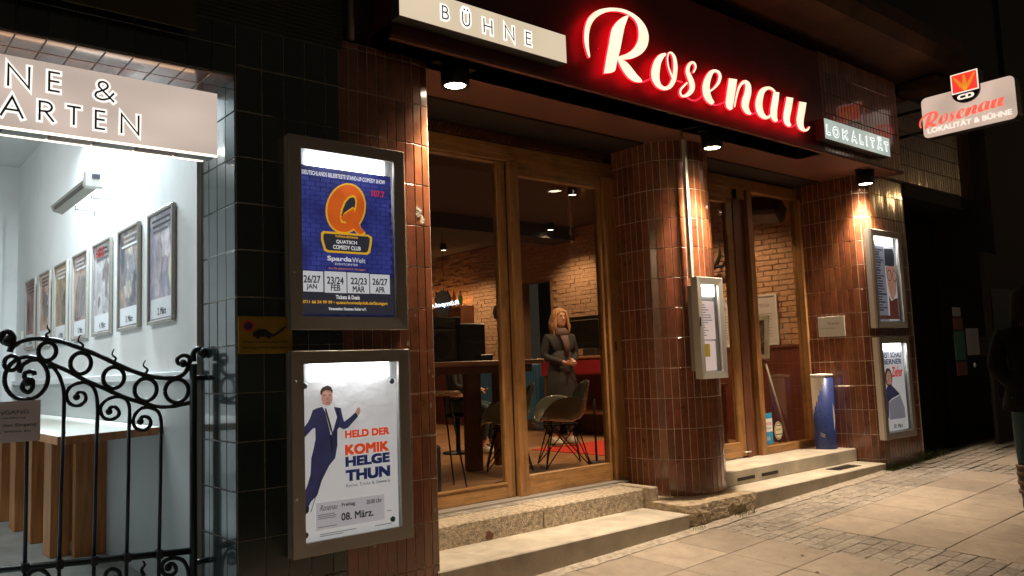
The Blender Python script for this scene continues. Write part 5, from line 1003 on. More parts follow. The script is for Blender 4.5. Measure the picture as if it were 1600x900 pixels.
# heater
ht = thing('infrared_heater', 'grey metal infrared heater tilted on the white passage wall', 'heater')
b = MB(); P = [(1.475,1.465),(1.41,1.48),(1.355,1.425),(1.372,1.385),(1.44,1.365),(1.475,1.40)]
n = 6; b.add([(x,6.25,z) for x,z in P]+[(x,7.35,z) for x,z in P], [tuple(range(n)), tuple(range(2*n-1,n-1,-1))]+[(i,(i+1)%n,n+(i+1)%n,n+i) for i in range(n)]); b.build('heater_body', 'alu', ht)
b = MB(); b.add([(1.357,6.32,1.421),(1.357,7.28,1.421),(1.373,7.28,1.381),(1.373,6.32,1.381)], [(0,1,2,3)]); b.build('heater_grille', 'alu_dark', ht, fix=False)
box('end_cap', 'alu_light', ht, 1.35, 1.48, 6.20, 6.249, 1.362, 1.484, .01)
for yy in (6.55, 7.05): box('wall_bracket', 'alu_light', ht, 1.476, 1.618, yy, yy+.04, 1.36, 1.40, .005)
b = MB(); b.box(1.40, 1.45, 6.195, 6.1995, 1.43, 1.46); b.build('label_plate', 'print_dark', ht, fix=False)
# framed posters in the passage
def noise_print(name, cols, scale, seed):
    m = bpy.data.materials.new(name); m.use_nodes = True; MATS[name] = m; nt = m.node_tree; N = nt.nodes; L = nt.links; p = N['Principled BSDF']; p.inputs['Roughness'].default_value = .35
    g_ = N.new('ShaderNodeNewGeometry'); mp = N.new('ShaderNodeMapping'); mp.inputs['Location'].default_value = (seed, seed*2, seed*3); mp.inputs['Scale'].default_value = (1, 1, .7)
    n = N.new('ShaderNodeTexNoise'); n.inputs['Scale'].default_value = scale; n.inputs['Detail'].default_value = 5; n.inputs['Distortion'].default_value = 1.2
    r = N.new('ShaderNodeValToRGB'); r.color_ramp.elements[0].position = .34; r.color_ramp.elements[1].position = .68
    r.color_ramp.elements[0].color = (*cols[0], 1); r.color_ramp.elements[1].color = (*cols[-1], 1)
    for i, c in enumerate(cols[1:-1]): e = r.color_ramp.elements.new(.34+.34*(i+1)/(len(cols)-1)); e.color = (*c, 1)
    L.new(g_.outputs['Position'], mp.inputs['Vector']); L.new(mp.outputs[0], n.inputs['Vector']); L.new(n.outputs['Fac'], r.inputs[0]); L.new(r.outputs[0], p.inputs['Base Color'])
LABP = ['pink and lilac poster with a yellow edge, nearest to the street', 'dark grey poster with a pale bust and red figure, second from the street', 'pale poster headed HESS with a dark robed figure', 'brown grey poster with pale figures and faint heading, between the HESS and gold ones', 'poster with a gold arch over an orange figure', 'pale orange poster, second from the far door', 'dark red poster, farthest in the row and nearest the far door']
cols = [((.50,.38,.47),(.58,.46,.54),(.30,.31,.42),(.64,.60,.66)), ((.10,.11,.14),(.22,.22,.27),(.36,.28,.26),(.50,.40,.32)), ((.55,.56,.60),(.42,.38,.40),(.66,.66,.70),(.25,.18,.18)), ((.16,.12,.12),(.36,.26,.24),(.55,.42,.38),(.30,.28,.28)), ((.28,.22,.14),(.42,.27,.18),(.46,.40,.24),(.22,.18,.15)), ((.60,.52,.46),(.55,.30,.20),(.66,.56,.50),(.35,.30,.32)), ((.10,.06,.07),(.36,.12,.10),(.42,.24,.20),(.14,.12,.15))]
ys_ = [(5.075,5.585),(5.79,6.305),(6.50,7.03),(7.21,7.72),(7.93,8.44),(8.64,9.15),(9.35,9.86)]
for k, (ya, yb) in enumerate(ys_):
    t = thing('framed_poster', LABP[k], 'poster', 'framed posters in a row on the white passage wall')
    za, zb = .352, 1.078; b = MB(); f_ = .022
    for (a, c, d, e) in ((ya, ya+f_, za, zb), (yb-f_, yb, za, zb), (ya+f_, yb-f_, za, za+f_), (ya+f_, yb-f_, zb-f_, zb)): b.bbox(1.592, 1.617, a, c, d, e, .004)
    b.build('frame', 'alu', t)
    noise_print('passage_print', cols[k], 5+k*.5, k*3.7+1)
    MB().add([(1.606,ya+f_,za+f_),(1.606,yb-f_,za+f_),(1.606,yb-f_,zb-f_),(1.606,ya+f_,zb-f_)], [(0,1,2,3)]).build('print', 'passage_print', t, fix=False)
    box('date_strip', 'card', t, 1.6045, 1.6055, ya+.05, yb-.05, za+.035, za+.16)
    rr = lambda a, c, ya=ya, yb=yb: (1.6038, yb-.05-a*(yb-ya-.10), c)
    text_mesh('%d. März' % (2+k), 'ink', rr, (.35,.75,za+.055,za+.10), .02, 0, 'lettering', t)
    rng = random.Random(40+k); PAL = [('#',(.20,.22,.34)),('#',(.55,.30,.26)),('#',(.60,.52,.50)),('#',(.30,.24,.24))]
    for q in range(5):
        nm = 'passage_ink_%d_%d' % (k, q)
        c_ = cols[k][(q*2+1) % 4]; f_k = rng.uniform(.55, 1.25); gr = sum(c_)/3; c_ = tuple(min(.75, max(.03, (c*.55+gr*.45)*f_k)) for c in c_); M(nm, c_, .5, noise=(14, .35))
        yc = rng.uniform(ya+.14, yb-.14); zc = rng.uniform(za+.26, zb-.20); rw = rng.uniform(.05, .11); rh = rng.uniform(.06, .17); ph = rng.uniform(0, 6)
        MB().poly([(min(yb-.03, max(ya+.03, yc+rw*math.cos(w_*.5236)*(1+.28*math.sin(2.3*w_+ph)))), min(zb-.03, max(za+.17, zc+rh*math.sin(w_*.5236)*(1+.25*math.cos(1.9*w_+ph))))) for w_ in range(12)], at_x(1.6052-.00012*q)).build('printed_shape', nm, t, fix=False)
    lb = MB()
    for q in range(3): lb.box(1.6040, 1.6044, ya+.06+rng.random()*.08, yb-.06-rng.random()*.08, zb-.07-.035*q, zb-.055-.035*q)
    lb.build('heading_lines', 'card' if k in (1, 3, 4) else 'grey_ink', t, fix=False)
    if k == 2: text_mesh('HESS', 'red_ink', rr, (.05,.62,zb-.12,zb-.045), .02, 0, 'lettering', t)
    if k == 0: MB().poly([(ya+.024,za+.1),(ya+.024,zb-.20),(ya+.09,zb-.33),(ya+.11,za+.30),(ya+.05,za+.17)], at_x(1.6051)).build('printed_edge', 'sticker_cream', t, fix=False)
# counter with board legs
ct = thing('wall_counter', 'long pale topped counter on brown board legs along the passage wall', 'counter')
b = MB(); Pn = [(1.618,5.30),(1.045,5.045),(.985,5.06),(.985,9.9),(1.618,9.9)]
n = 5; b.add([(x,y,-.335) for x,y in Pn]+[(x,y,-.2905) for x,y in Pn], [tuple(range(n)), tuple(range(2*n-1,n-1,-1))]+[(i,(i+1)%n,n+(i+1)%n,n+i) for i in range(n)]); b.build('counter_body', 'wood_orange', ct)
b = MB(); b.add([(1.618,5.303,-.2895),(1.047,5.05,-.2895),(.988,5.065,-.2895),(.988,9.9,-.2895),(1.618,9.9,-.2895)], [(0,1,2,3,4)]); b.build('counter_top', 'counter_top', ct, fix=False)
for k in range(6):
    y0 = 6.62+.72*k
    box('board_leg', 'wood_orange', ct, 1.27-.0*k, 1.40, y0+.10, y0+.34, -1.238, -.3352, .004); box('board_leg', 'wood_orange', ct, 1.402, 1.615, y0-.02, y0+.06, -1.238, -.3352, .004)
box('door_handle_plate', 'alu_light', pwl, 1.575, 1.6195, 9.92, 9.96, .42, .56)
# ================================================================ wrought iron gate
gt = thing('iron_gate', 'black wrought iron gate with scrolls, rings and wavy spikes standing slightly open', 'gate')
gd = Vector((-.855, .34, 0)).normalized(); gh = Vector((1.575, 4.65, 0))
def gp(s, z): v = gh+gd*s; return (v.x, v.y, z)
b = MB(); b.tube([gp(0,-1.55), gp(0,.08)], .020, 8); b.build('hinge_post', 'iron', gt)
for n_, r_, pts in GATE_PATHS:
    P = [gp(s, z) for s, z in pts]
    rr_ = [r_*(1-.65*(i/(len(P)-1)) if 'spike' in n_ else r_) for i in range(len(P))] if 'spike' in n_ else r_
    if not isinstance(rr_, list): rr_ = [rr_*(1+.07*math.sin(i*1.9+len(P))) for i in range(len(P))]
    b = MB(); b.tube(P, rr_, 8)
    if 'scroll' in n_ or 'curl' in n_: b.ball(P[-1], r_*1.9, r_*1.9, r_*1.9, 10, 6)
    if n_ == 'bar': b.tube([P[-1], (P[-1][0], P[-1][1], -1.52)], r_, 8)
    b.build(n_, 'iron', gt)
for s, z, rs_, rz_ in GATE_RINGS:
    P = [gp(s+rs_*math.cos(a*PI/12), z+rz_*math.sin(a*PI/12)) for a in range(25)]; b = MB(); b.tube(P, .012 if rs_ > .03 else .009, 8, False); b.build('ring', 'iron', gt)
for zz in (-.936, -1.50): b = MB(); b.tube([gp(0,zz), gp(1.5,zz)], .018, 8); b.build('cross_rail', 'iron', gt)
for n_, r_, pts in GATE_PATHS:
    if n_ == 'bar':
        q = pts[0][0]+(pts[-1][0]-pts[0][0])*(pts[0][1]+.915)/(pts[0][1]-pts[-1][1]); v = gp(q, -.915); b = MB(); b.ball((v[0], v[1]-.012, v[2]-.006), .010, .010, .010, 8, 6); b.build('rivet', 'iron', gt)
        v = gp(q, -.936); b = MB(); b.bbox(v[0]-.018, v[0]+.018, v[1]-.024, v[1]+.024, v[2]-.024, v[2]+.024, .004); b.build('collar', 'iron', gt)
b = MB(); b.tube([gp(0,0), (1.648, 4.65, .002)], .016, 8); b.build('hinge_bracket', 'iron', gt); b = MB(); b.tube([gp(0,-1.0), (1.648, 4.65, -1.0)], .016, 8); b.build('hinge_bracket', 'iron', gt)
nt_ = thing('notice_sheet', 'pinkish paper notice about the entrance tied to the iron gate', 'notice')
off = Vector((-.34, -.855, 0)).normalized()*.022
def npn(s, z, k=0): v = gh+gd*(.745+.45*(1-s))+off*(1+k); return (v.x, v.y, z)
MB().add([npn(0,-.30),npn(1,-.292),npn(1,-.082),npn(0,-.088)], [(0,1,2,3)]).build('paper_sheet', 'paper_pink', nt_, fix=False)
for s_, bx in (('BITTE NEU EINGANG', (.06,.88,-.150,-.130)), ('zur Abendveranstaltung', (.16,.85,-.177,-.163)), ('Bitte benutzen Sie den Eingang', (.06,.96,-.218,-.198)), ('durch das Lokal, wenn zu', (.08,.90,-.246,-.230))):
    text_mesh(s_, 'grey_ink', lambda a, c: npn(a, c, .06), bx, .01, 0, 'lettering', nt_)
# ================================================================ bar room
rm = struct('bar_room', 'bar room walls, floor and ceiling behind the glass doors'); COL.objects.link(rm)
fl = struct('wooden_floor', 'brown plank floor of the bar room'); COL.objects.link(fl)
box('floor_base', 'joint', fl, 2.9, 9.2, 5.21, 14.6, -1.3, -1.048)
r = 0; y = 5.215
while y < 14.5:
    x = 2.92-(r % 3)*.6
    while x < 9.0:
        a, c = max(2.92, x), min(8.99, x+1.795)
        if c > a+.02: box('floor_board', 'floor_wood', fl, a, c, y, y+.146, -1.047, -1.040)
        x += 1.8
    y += .15; r += 1
box('ceiling', 'ceiling_dark', rm, 2.9, 9.3, 5.3, 14.7, 2.14, 2.3); box('ceiling_beam', 'dark_wall', rm, 6.2, 9.0, 9.07, 9.6, 1.93, 2.139)
box('back_wall', 'dark_wall', rm, 2.9, 9.3, 14.6, 14.8, -1.3, 2.3); box('left_wall', 'dark_wall', rm, 2.75, 2.9, 5.12, 14.8, -1.3, 2.3)
box('front_wall', 'dark_wall', rm, 5.66, 6.34, 5.125, 5.30, -1.3, 2.1)
bwl = struct('brick_wall', 'orange lit brick wall of the bar room'); COL.objects.link(bwl)
box('wall_core', 'brick_joint', bwl, 9.005, 9.2, 5.1, 9.72, -1.3, 2.2); box('wall_core', 'brick_joint', bwl, 9.005, 9.2, 10.46, 14.7, -1.3, 2.2); box('wall_core', 'brick_joint', bwl, 9.005, 9.2, 9.72, 10.46, 1.375, 2.2)
box('dark_niche', 'dark_wall', bwl, 9.8, 9.9, 9.3, 10.9, -1.3, 1.5)
bme = [MB().bbox(-.012, .012, -.1025, .1025, -.0305, .0305, .006).mesh('brick', 'brick', True) for _ in range(1)]
cnt = 0; sb = MB(); random.seed(21)
for r in range(34):
    z = .168+.0665*(r-2)
    k = 0; y = 5.12+(.105 if r % 2 else 0)+random.uniform(-.02,.02)
    while y < 14.5:
        jx = random.uniform(-.006, .006)
        if z > .10 and not (9.72 < y+.12 and y-.12 < 10.46 and z < 1.41) and z < 2.12:
            if y < 6.9 and cnt < 300:
                o = obj('brick', bme[0], bwl); o.location = (8.998+jx, y, z); o.rotation_euler = (random.uniform(-.012,.012), 0, random.uniform(-.02,.02)); cnt += 1
            else: sb.box(8.986+jx, 9.01, y-.102, y+.102, z-.030+random.uniform(-.002,.002), z+.030)
        y += .2105
sb.build('far_bricks', 'brick', bwl, fix=False, kind='stuff')
box('wainscot', 'wainscot', bwl, 8.955, 9.0, 5.12, 9.7, -1.04, .10, .004); box('wainscot_rail', 'wood_dark', bwl, 8.94, 9.0, 5.12, 9.7, .102, .135, .004); box('wainscot', 'wainscot', bwl, 8.955, 9.0, 10.48, 14.5, -1.04, .10, .004)
def ceil_spot(x, y, label, e, disc='spot_disc', ang=130):
    t = thing('ceiling_spotlight', label, 'lamp', 'spotlights on the dark ceiling of the bar room')
    b = MB(); b.lathe([(.055,2.138),(.06,2.03),(.052,2.028),(.047,2.04)], x, y, 16); b.build('housing', 'black_metal', t); MB().lathe([(.047,2.037),(.047,2.034)], x, y, 16).build('lens', disc, t)
    l = bpy.data.lights.new('spot_lamp', 'SPOT'); l.energy = e; l.color = (1, .67, .37); l.spot_size = math.radians(ang); l.spot_blend = .6; l.shadow_soft_size = .06
    lo = bpy.data.objects.new('spot_lamp', l); COL.objects.link(lo); lo.parent = t; lo.location = (x, y, 2.02)
ceil_spot(6.85, 6.93, 'bright ceiling spotlight seen through the top of the middle door pane', 260)
ceil_spot(8.15, 5.9, 'ceiling spotlight near the window side brick wall behind the right door', 120)
ceil_spot(8.35, 8.95, 'ceiling spotlight over the red cabinet', 120)
ceil_spot(8.1, 11.4, 'ceiling spotlight near the bottle shelf', 190)
ceil_spot(8.2, 6.95, 'ceiling spotlight above the antlers on the brick wall', 110)
ceil_spot(5.6, 9.6, 'ceiling spotlight deep over the bar room floor', 220)
# shelf, bottles, beer sign
shf = thing('wall_shelf', 'glowing wooden wall shelf with bottles above the loudspeaker', 'shelf')
box('shelf_board', 'wood_dark', shf, 8.70, 8.98, 11.75, 13.6, 1.10, 1.125, .003); box('shelf_side', 'wood_dark', shf, 8.70, 8.98, 11.75, 11.775, .80, 1.0995); box('shelf_board', 'wood_dark', shf, 8.70, 8.98, 11.776, 13.6, .80, .825, .003)
box('glow_strip', 'back_glow', shf, 8.93, 8.975, 11.80, 13.6, 1.126, 1.134); box('glow_strip', 'back_glow', shf, 8.93, 8.975, 11.80, 13.6, .826, .834)
l = bpy.data.lights.new('shelf_light', 'AREA'); l.shape = 'RECTANGLE'; l.size = .06; l.size_y = 1.7; l.energy = 9; l.color = (1, .45, .15)
lo = bpy.data.objects.new('shelf_light', l); COL.objects.link(lo); lo.parent = shf; lo.location = (8.90, 12.65, 1.14); lo.rotation_euler = (PI, math.radians(-18), 0)
for k in range(8):
    y = 11.9+.19*k; hh = .27+.05*((k*37) % 5)/4
    t = MB(); t.lathe([(.038,0),(.04,.01),(.04,hh*.6),(.018,hh*.78),(.014,hh),(.015,hh+.008)], 8.80, y, 12, 1.125)
    t.build('bottle', ['bottle_green','bottle_brown','bottle_red'][k % 3], None, label=['slim dark green bottle on the wall shelf, number ','brown bottle on the wall shelf, number ','red bottle on the wall shelf, number '][k % 3].replace(', number ', '')+[' at its lit right end',' beside the green end bottle',' between brown and green bottles',' above the round beer sign',' behind the round beer sign',' left of the beer sign top',' near the pier edge',' half hidden by the pier'][k], cat='bottle', group='bottles on the wall shelf')
bs = thing('neon_beer_sign', 'round black sign crossed by glowing white mirrored script above the speaker', 'sign')
sx = 6.55
b = MB(); b.add([], []); P = arc(9.33, .905, .19, .19, 0, 350, 28); MB().poly(P, at_x(sx+.03), .03, (1,0,0)).build('sign_disc', 'black_plastic', bs)
text_mesh('Rümpel.Co', 'neon_white', lambda a, c: (sx, 9.72-.83*a, c), (0, 1, .845, .925), .02, .2, 'lettering', bs, flip=True)
b = MB(); b.tube([(sx+.04,9.3,1.08),(sx+.04,9.3,2.14)], .004, 6); b.build('hanging_wire', 'black_metal', bs)
for nm, y, lab in (('wall_ornament', 11.0, 'dark round pendant ornament with a long stem on the brick wall'),):
    t = thing(nm, lab, 'ornament'); MB().lathe([(.16,0),(.17,.02),(.15,.05),(.05,.06)], 0, 0, 8).build('round_body', 'black_metal', t, loc=(8.98, y, .95), rot=(0,-PI/2,0)); box('stem', 'black_metal', t, 8.95, 8.975, y-.03, y+.03, .40, 1.50)
# speakers and bar table
tt = thing('bar_table', 'tall wooden bar table carrying the loudspeakers', 'table')
box('table_top', 'wood_table', tt, 4.2, 5.9, 6.50, 7.25, .020, .068, .006); box('table_apron', 'wood_dark', tt, 4.3, 5.8, 6.6, 7.15, -.06, .0195)
for x, y in ((4.45,6.7),(4.45,7.05),(5.1,6.75),(5.6,6.9)): box('leg', 'wood_dark', tt, x-.09, x+.09, y-.04, y+.04, -1.04, -.0605, .004)
sp = thing('loudspeaker', 'black loudspeaker cabinet with grey cloth front on the bar table', 'loudspeaker')
box('cabinet', 'black_plastic', sp, 4.945, 5.28, 6.72, 7.1, .0685, .46, .012); box('top_box', 'black_plastic', sp, 4.93, 5.03, 6.80, 7.05, .461, .53, .01)
b2_ = thing('amplifier', 'flat grey guitar amplifier with framed cloth grille beside the speaker', 'amplifier')
box('cabinet', 'black_plastic', b2_, 4.50, 4.93, 6.75, 7.05, .0685, .42, .01); box('cloth_grille', 'speaker_cloth', b2_, 4.52, 4.915, 6.744, 6.7495, .09, .385); box('grille_trim', 'alu', b2_, 4.52, 4.915, 6.741, 6.7495, .386, .395)
MB().lathe([(.13,0),(.12,.008),(.05,.003)], 0, 0, 20).build('speaker_cone', 'black_plastic', b2_, loc=(4.74,6.743,.235), rot=(PI/2,0,0)); box('control_head', 'speaker_cloth', b2_, 4.52, 4.91, 6.74, 7.0, .421, .52, .008)
for a, l_ in ((5.05, 'small black mixer box on the bar table edge'),): box('mixer_box', 'black_plastic', None, a, a+.16, 6.52, 6.62, .0685, .13, .006, label=l_, cat='device')
st2 = thing('bar_stool', 'wooden topped bar stool with thin black legs in front of the bar table', 'stool')
b = MB(); b.lathe([(.17,-.235),(.18,-.23),(.18,-.205),(.17,-.195)], 4.16, 5.98, 20); b.build('seat', 'wood_table', st2)
for a in range(4):
    th = a*PI/2+.5; b = MB(); b.tube([(4.16+.09*math.cos(th),5.98+.09*math.sin(th),-.24),(4.16+.24*math.cos(th),5.98+.24*math.sin(th),-1.04)], .008, 8); b.build('leg', 'black_metal', st2)
cb = MB(); 
P = [(4.75+.28*math.cos(a*.5)*(1+.25*math.sin(a*1.7)), 5.72+.12*math.sin(a*.5)*(1+.3*math.cos(a*.9)), -1.034) for a in range(32)]; cb.tube(P, .006, 6); cb.build('floor_cable', 'black_metal', None, label='coiled black cable on the floor behind the left pane', cat='cable')
P = [(5.55+.25*math.cos(a*.5)*(1+.2*math.sin(a*1.3)), 5.95+.10*math.sin(a*.5)*(1+.3*math.cos(a*.7)), -1.034) for a in range(28)]; MB().tube(P, .006, 6).build('floor_cable', 'black_metal', None, label='coiled black cable on the floor below the wire legged chair', cat='cable')
box('floor_monitor', 'black_plastic', None, 3.62, 3.78, 5.42, 5.75, -1.04, -.60, .02, label='black floor box at the left edge of the door just behind the pier', cat='loudspeaker')
# radiator
rd = thing('column_radiator', 'blue cast iron column radiator below the brick wall', 'radiator')
rmh = MB().bbox(-.09, .09, -.026, .026, -.45, .45, .02).mesh('radiator_section', 'radiator', True)
for k in range(26): o = obj('radiator_section', rmh, rd); o.location = (8.72, 9.72+.062*k, -.42)
# red cabinet with television
rc = thing('red_cabinet', 'red painted cabinet with a pale top under the television', 'cabinet')
box('cabinet_body', 'red_paint', rc, 8.35, 8.94, 7.75, 9.3, -.16, .075, .006); box('cabinet_top', 'wood_table', rc, 8.31, 8.95, 7.72, 9.34, .076, .108, .005); box('drawer_front', 'red_paint', rc, 8.333, 8.3495, 7.82, 8.62, -.14, .055, .005)
for y in (7.78, 9.24): box('leg', 'wood_dark', rc, 8.40, 8.90, y, y+.05, -1.04, -.1605, .004)
box('lower_shelf', 'wood_dark', rc, 8.36, 8.90, 7.83, 9.23, -.72, -.69); box('hanging_card', 'card', rc, 8.325, 8.330, 8.66, 8.78, -.40, -.17)
tv = thing('television', 'flat black television standing on the red cabinet', 'television')
box('screen', 'screen_black', tv, 8.60, 8.66, 7.95, 9.05, .22, .70, .008); box('stand', 'black_plastic', tv, 8.58, 8.74, 8.35, 8.62, .1085, .2195, .01); box('screen_edge', 'alu', tv, 8.597, 8.5995, 8.0, 9.0, .64, .65)
box('carpet', 'carpet', None, 6.75, 8.55, 6.35, 7.75, -1.0395, -1.031, .003, label='bright red carpet on the wooden floor beyond the chairs', cat='carpet')
# ---- framed sheets, easel picture, antlers and speaker seen through the right door
for k, (ya, yb, lab) in enumerate(((5.585, 5.985, 'white framed sheet with faint heading on the brick wall right of the door post'), (6.20, 6.72, 'pale framed sheet on the brick wall left of the door post'))):
    t = thing('framed_sheet', lab, 'picture', 'framed sheets on the brick wall'); frz = (.145, .772)
    b = MB()
    for (a, c, d, e) in ((ya, ya+.02, *frz), (yb-.02, yb, *frz), (ya+.02, yb-.02, frz[0], frz[0]+.02), (ya+.02, yb-.02, frz[1]-.02, frz[1])): b.box(8.955, 8.978, a, c, d, e)
    b.build('frame', 'white_paint', t, fix=False); box('sheet', 'note', t, 8.966, 8.972, ya+.02, yb-.02, frz[0]+.02, frz[1]-.02)
    text_mesh('Presse', 'grey_ink', lambda a, c, ya=ya, yb=yb: (8.9655, yb-.05-a*(yb-ya-.1), c), (.1,.8,.62,.68), 0, 0, 'lettering', t)
    b = MB(); random.seed(k)
    for q in range(9): b.box(8.9650, 8.9658, ya+.08, yb-.08-random.random()*.08, .25+.035*q, .255+.035*q)
    b.build('printed_lines', 'grey_ink', t, fix=False)
ez = thing('easel_picture', 'grey framed dark picture leaning on a thin easel behind the right window', 'picture')
def ezp(u, v, k=0): return (8.36+.05*v-.012*k, 5.66-.30*u, -.02+.50*v)
b = MB(); F4 = [(0,0),(1,0),(1,1),(0,1)]; I4 = [(.17,.10),(.83,.10),(.83,.90),(.17,.90)]
b.add([ezp(*p,1) for p in F4]+[ezp(*p,1) for p in I4]+[ezp(*p,-1) for p in F4], [(k,(k+1)%4,4+(k+1)%4,4+k) for k in range(4)]+[(k,8+k,8+(k+1)%4,(k+1)%4) for k in range(4)]+[(11,10,9,8)]); b.build('frame', 'easel_frame', ez)
noise_print('easel_print', ((.02,.015,.015),(.10,.04,.03),(.05,.05,.06),(.16,.12,.10)), 9, 5); MB().add([ezp(*p,.4) for p in I4], [(0,1,2,3)]).build('print', 'easel_print', ez, fix=False)
for (a, c) in (((8.33,5.62,-.03),(8.25,5.72,-1.04)),((8.33,5.40,-.03),(8.45,5.22,-1.04)),((8.40,5.5,.2),(8.7,5.5,-1.04))): b = MB(); b.tube([a, c], .011, 6); b.build('easel_leg', 'easel_frame' if c[1] < 5.3 else 'wood_dark', ez)
b = MB(); b.box(8.30,8.36,5.36,5.66,-.05,-.03); b.build('easel_ledge', 'wood_dark', ez, fix=False)
al = thing('antlers', 'dark deer antlers mounted on the orange brick wall', 'antlers')
for sgn in (1, -1):
    f_y = lambda y: 6.66-sgn*(6.66-y)
    P = [(8.95,f_y(6.64),1.06),(8.90,f_y(6.52),1.15),(8.86,f_y(6.37),1.20),(8.83,f_y(6.28),1.33),(8.82,f_y(6.265),1.54)]
    b = MB(); b.tube(P, [.034,.032,.030,.022,.004], 8); b.tube([P[2],(8.84,f_y(6.26),1.18),(8.80,f_y(6.16),1.25),(8.80,f_y(6.11),1.38)], [.028,.024,.018,.004], 8); b.tube([(8.88,f_y(6.46),1.17),(8.86,f_y(6.42),1.27),(8.85,f_y(6.41),1.38)], [.024,.016,.003], 8); b.build('antler', 'antler', al)
b = MB(); b.ball((8.955,6.66,1.02), .035, .07, .10, 12, 8); b.build('mount_plate', 'antler', al)
hs_ = thing('hanging_speaker', 'black loudspeaker hanging in the top corner behind the right window', 'loudspeaker'); 
b = MB(); b.bbox(-.16, .16, -.19, .19, -.12, .12, .04); b.build('cabinet', 'black_plastic', hs_, loc=(8.45, 5.32, 1.72), rot=(.1, .35, .3)); b = MB(); b.tube([(8.45,5.32,1.8),(8.45,5.32,2.14)], .02, 8); b.build('bracket', 'black_metal', hs_)
dt = thing('dining_table', 'dark wooden table behind the right glass door', 'table')
box('table_top', 'wood_dark', dt, 7.55, 8.30, 5.9, 6.6, -.33, -.295, .005)
for x in (7.6, 8.25):
    for y in (5.95, 6.55): box('leg', 'wood_dark', dt, x-.025, x+.025, y-.025, y+.025, -1.04, -.3305)
# ---- shell chairs on wire bases
def shell_mesh():
    prof = [(-.255,.385),(-.235,.425),(-.15,.425),(-.03,.405),(.08,.40),(.16,.425),(.205,.49),(.23,.59),(.25,.70),(.262,.79)]
    hw = [.20,.255,.29,.305,.31,.31,.295,.265,.235,.18]; lift = [.01,.08,.20,.255,.25,.20,.13,.06,.02,-.02]; fwd = [0,0,0,0,0,-.02,-.05,-.07,-.06,-.03]
    n = 16; b = MB(); vs = []
    for (y, z), w_, lf, fw in zip(prof, hw, lift, fwd):
        for k in range(n+1):
            u = -1+2*k/n; e = abs(u)**3.2; vs.append((w_*u*(1+.10*e*(lf > .1)), y+fw*e, z+lf*e+.004*math.cos(u*3)))
    b.add(vs, [(i*(n+1)+k, i*(n+1)+k+1, (i+1)*(n+1)+k+1, (i+1)*(n+1)+k) for i in range(len(prof)-1) for k in range(n)], True)
    return b.mesh('shell', 'shell', True)
shm = shell_mesh()
def chair(x, y, th, label, first=None):
    t = thing('shell_chair', label, 'chair', 'grey green shell chairs on wire bases', loc=(x, y, -1.04)); t.rotation_euler = (0, 0, th); t.scale = (1.1, 1.1, 1.1)
    o = obj('shell', shm, t); s_ = o.modifiers.new('thickness', 'SOLIDIFY'); s_.thickness = .008; s2 = o.modifiers.new('smooth', 'SUBSURF'); s2.levels = 1; s2.render_levels = 1
    for sx_ in (-1, 1):
        for sy_ in (-1, 1):
            foot = (.23*sx_, .21*sy_, 0); b = MB(); b.tube([(.15*sx_,.14*sy_,.385),(.14*sx_,.12*sy_,.36),foot], .0065, 6); b.tube([foot,(-.10*sx_,.10*sy_,.37)], .0055, 6); b.tube([foot,(.10*sx_,-.10*sy_,.37)], .0055, 6); b.build('wire_leg', 'wire', t)
    b = MB(); b.tube([(-.12,-.10,.19),(.12,-.10,.19),(.12,.10,.19),(-.12,.10,.19),(-.12,-.10,.19)], .005, 6); b.tube([(-.15,-.14,.387),(.15,-.14,.387),(.15,.14,.387),(-.15,.14,.387),(-.15,-.14,.387)], .007, 6); b.build('wire_brace', 'wire', t)
    return t
chair(5.42, 6.58, math.radians(-128), 'grey green shell chair partly hidden by the middle door post')
chair(5.90, 6.27, math.radians(-122), 'grey green shell chair in front of the standing woman')
ms = thing('microphone_stand', 'thin black upright stand behind the right shell chair', 'stand'); b = MB(); b.tube([(6.26,6.15,-1.04),(6.26,6.15,-.38)], .012, 8); b.build('pole', 'black_metal', ms); b = MB(); b.lathe([(.11,-1.04),(.10,-1.025),(.02,-1.02)], 6.26, 6.15, 16); b.build('base', 'black_metal', ms)
# ================================================================ people
def skin_obj(name, V, Eg, mat, parent, lv=2):
    me = bpy.data.meshes.new(name); me.from_pydata([v[:3] for v in V], Eg, []); me.materials.append(MATS[mat]); o = obj(name, me, parent)
    md = o.modifiers.new('skin', 'SKIN'); md.use_smooth_shade = True
    if me.skin_vertices:
        for i, v in enumerate(V): r_ = v[3]; me.skin_vertices[0].data[i].radius = r_ if isinstance(r_, tuple) else (r_, r_)
        me.skin_vertices[0].data[0].use_root = True
    sd = o.modifiers.new('smooth', 'SUBSURF'); sd.levels = lv; sd.render_levels = lv
    return o
def hand_chain(V, Eg, wi, wrist, d, side):
    # palm plus four curled fingers and a thumb from the side of the palm; d = pointing direction
    d = Vector(d).normalized(); sd = Vector(side).normalized(); up = d.cross(sd)
    w0 = Vector(wrist); p = w0+d*.05; ip = len(V); V.append((*p, (.026, .016))); Eg.append((wi, ip))
    for k, ln in enumerate((.072, .08, .075, .06)):
        b0 = p+sd*(.024-.016*k)+d*.03; i0 = len(V); V.append((*b0, .0095)); Eg.append((ip, i0)); m = b0+d*ln*.5-up*.006; V.append((*m, .0085)); Eg.append((i0, i0+1)); e = m+d*ln*.32-up*.026; V.append((*e, .007)); Eg.append((i0+1, i0+2))
    t0 = p+sd*.036-d*.008; i0 = len(V); V.append((*t0, .011)); Eg.append((ip, i0)); V.append((*(t0+sd*.018+d*.032-up*.008), .009)); Eg.append((i0, i0+1))
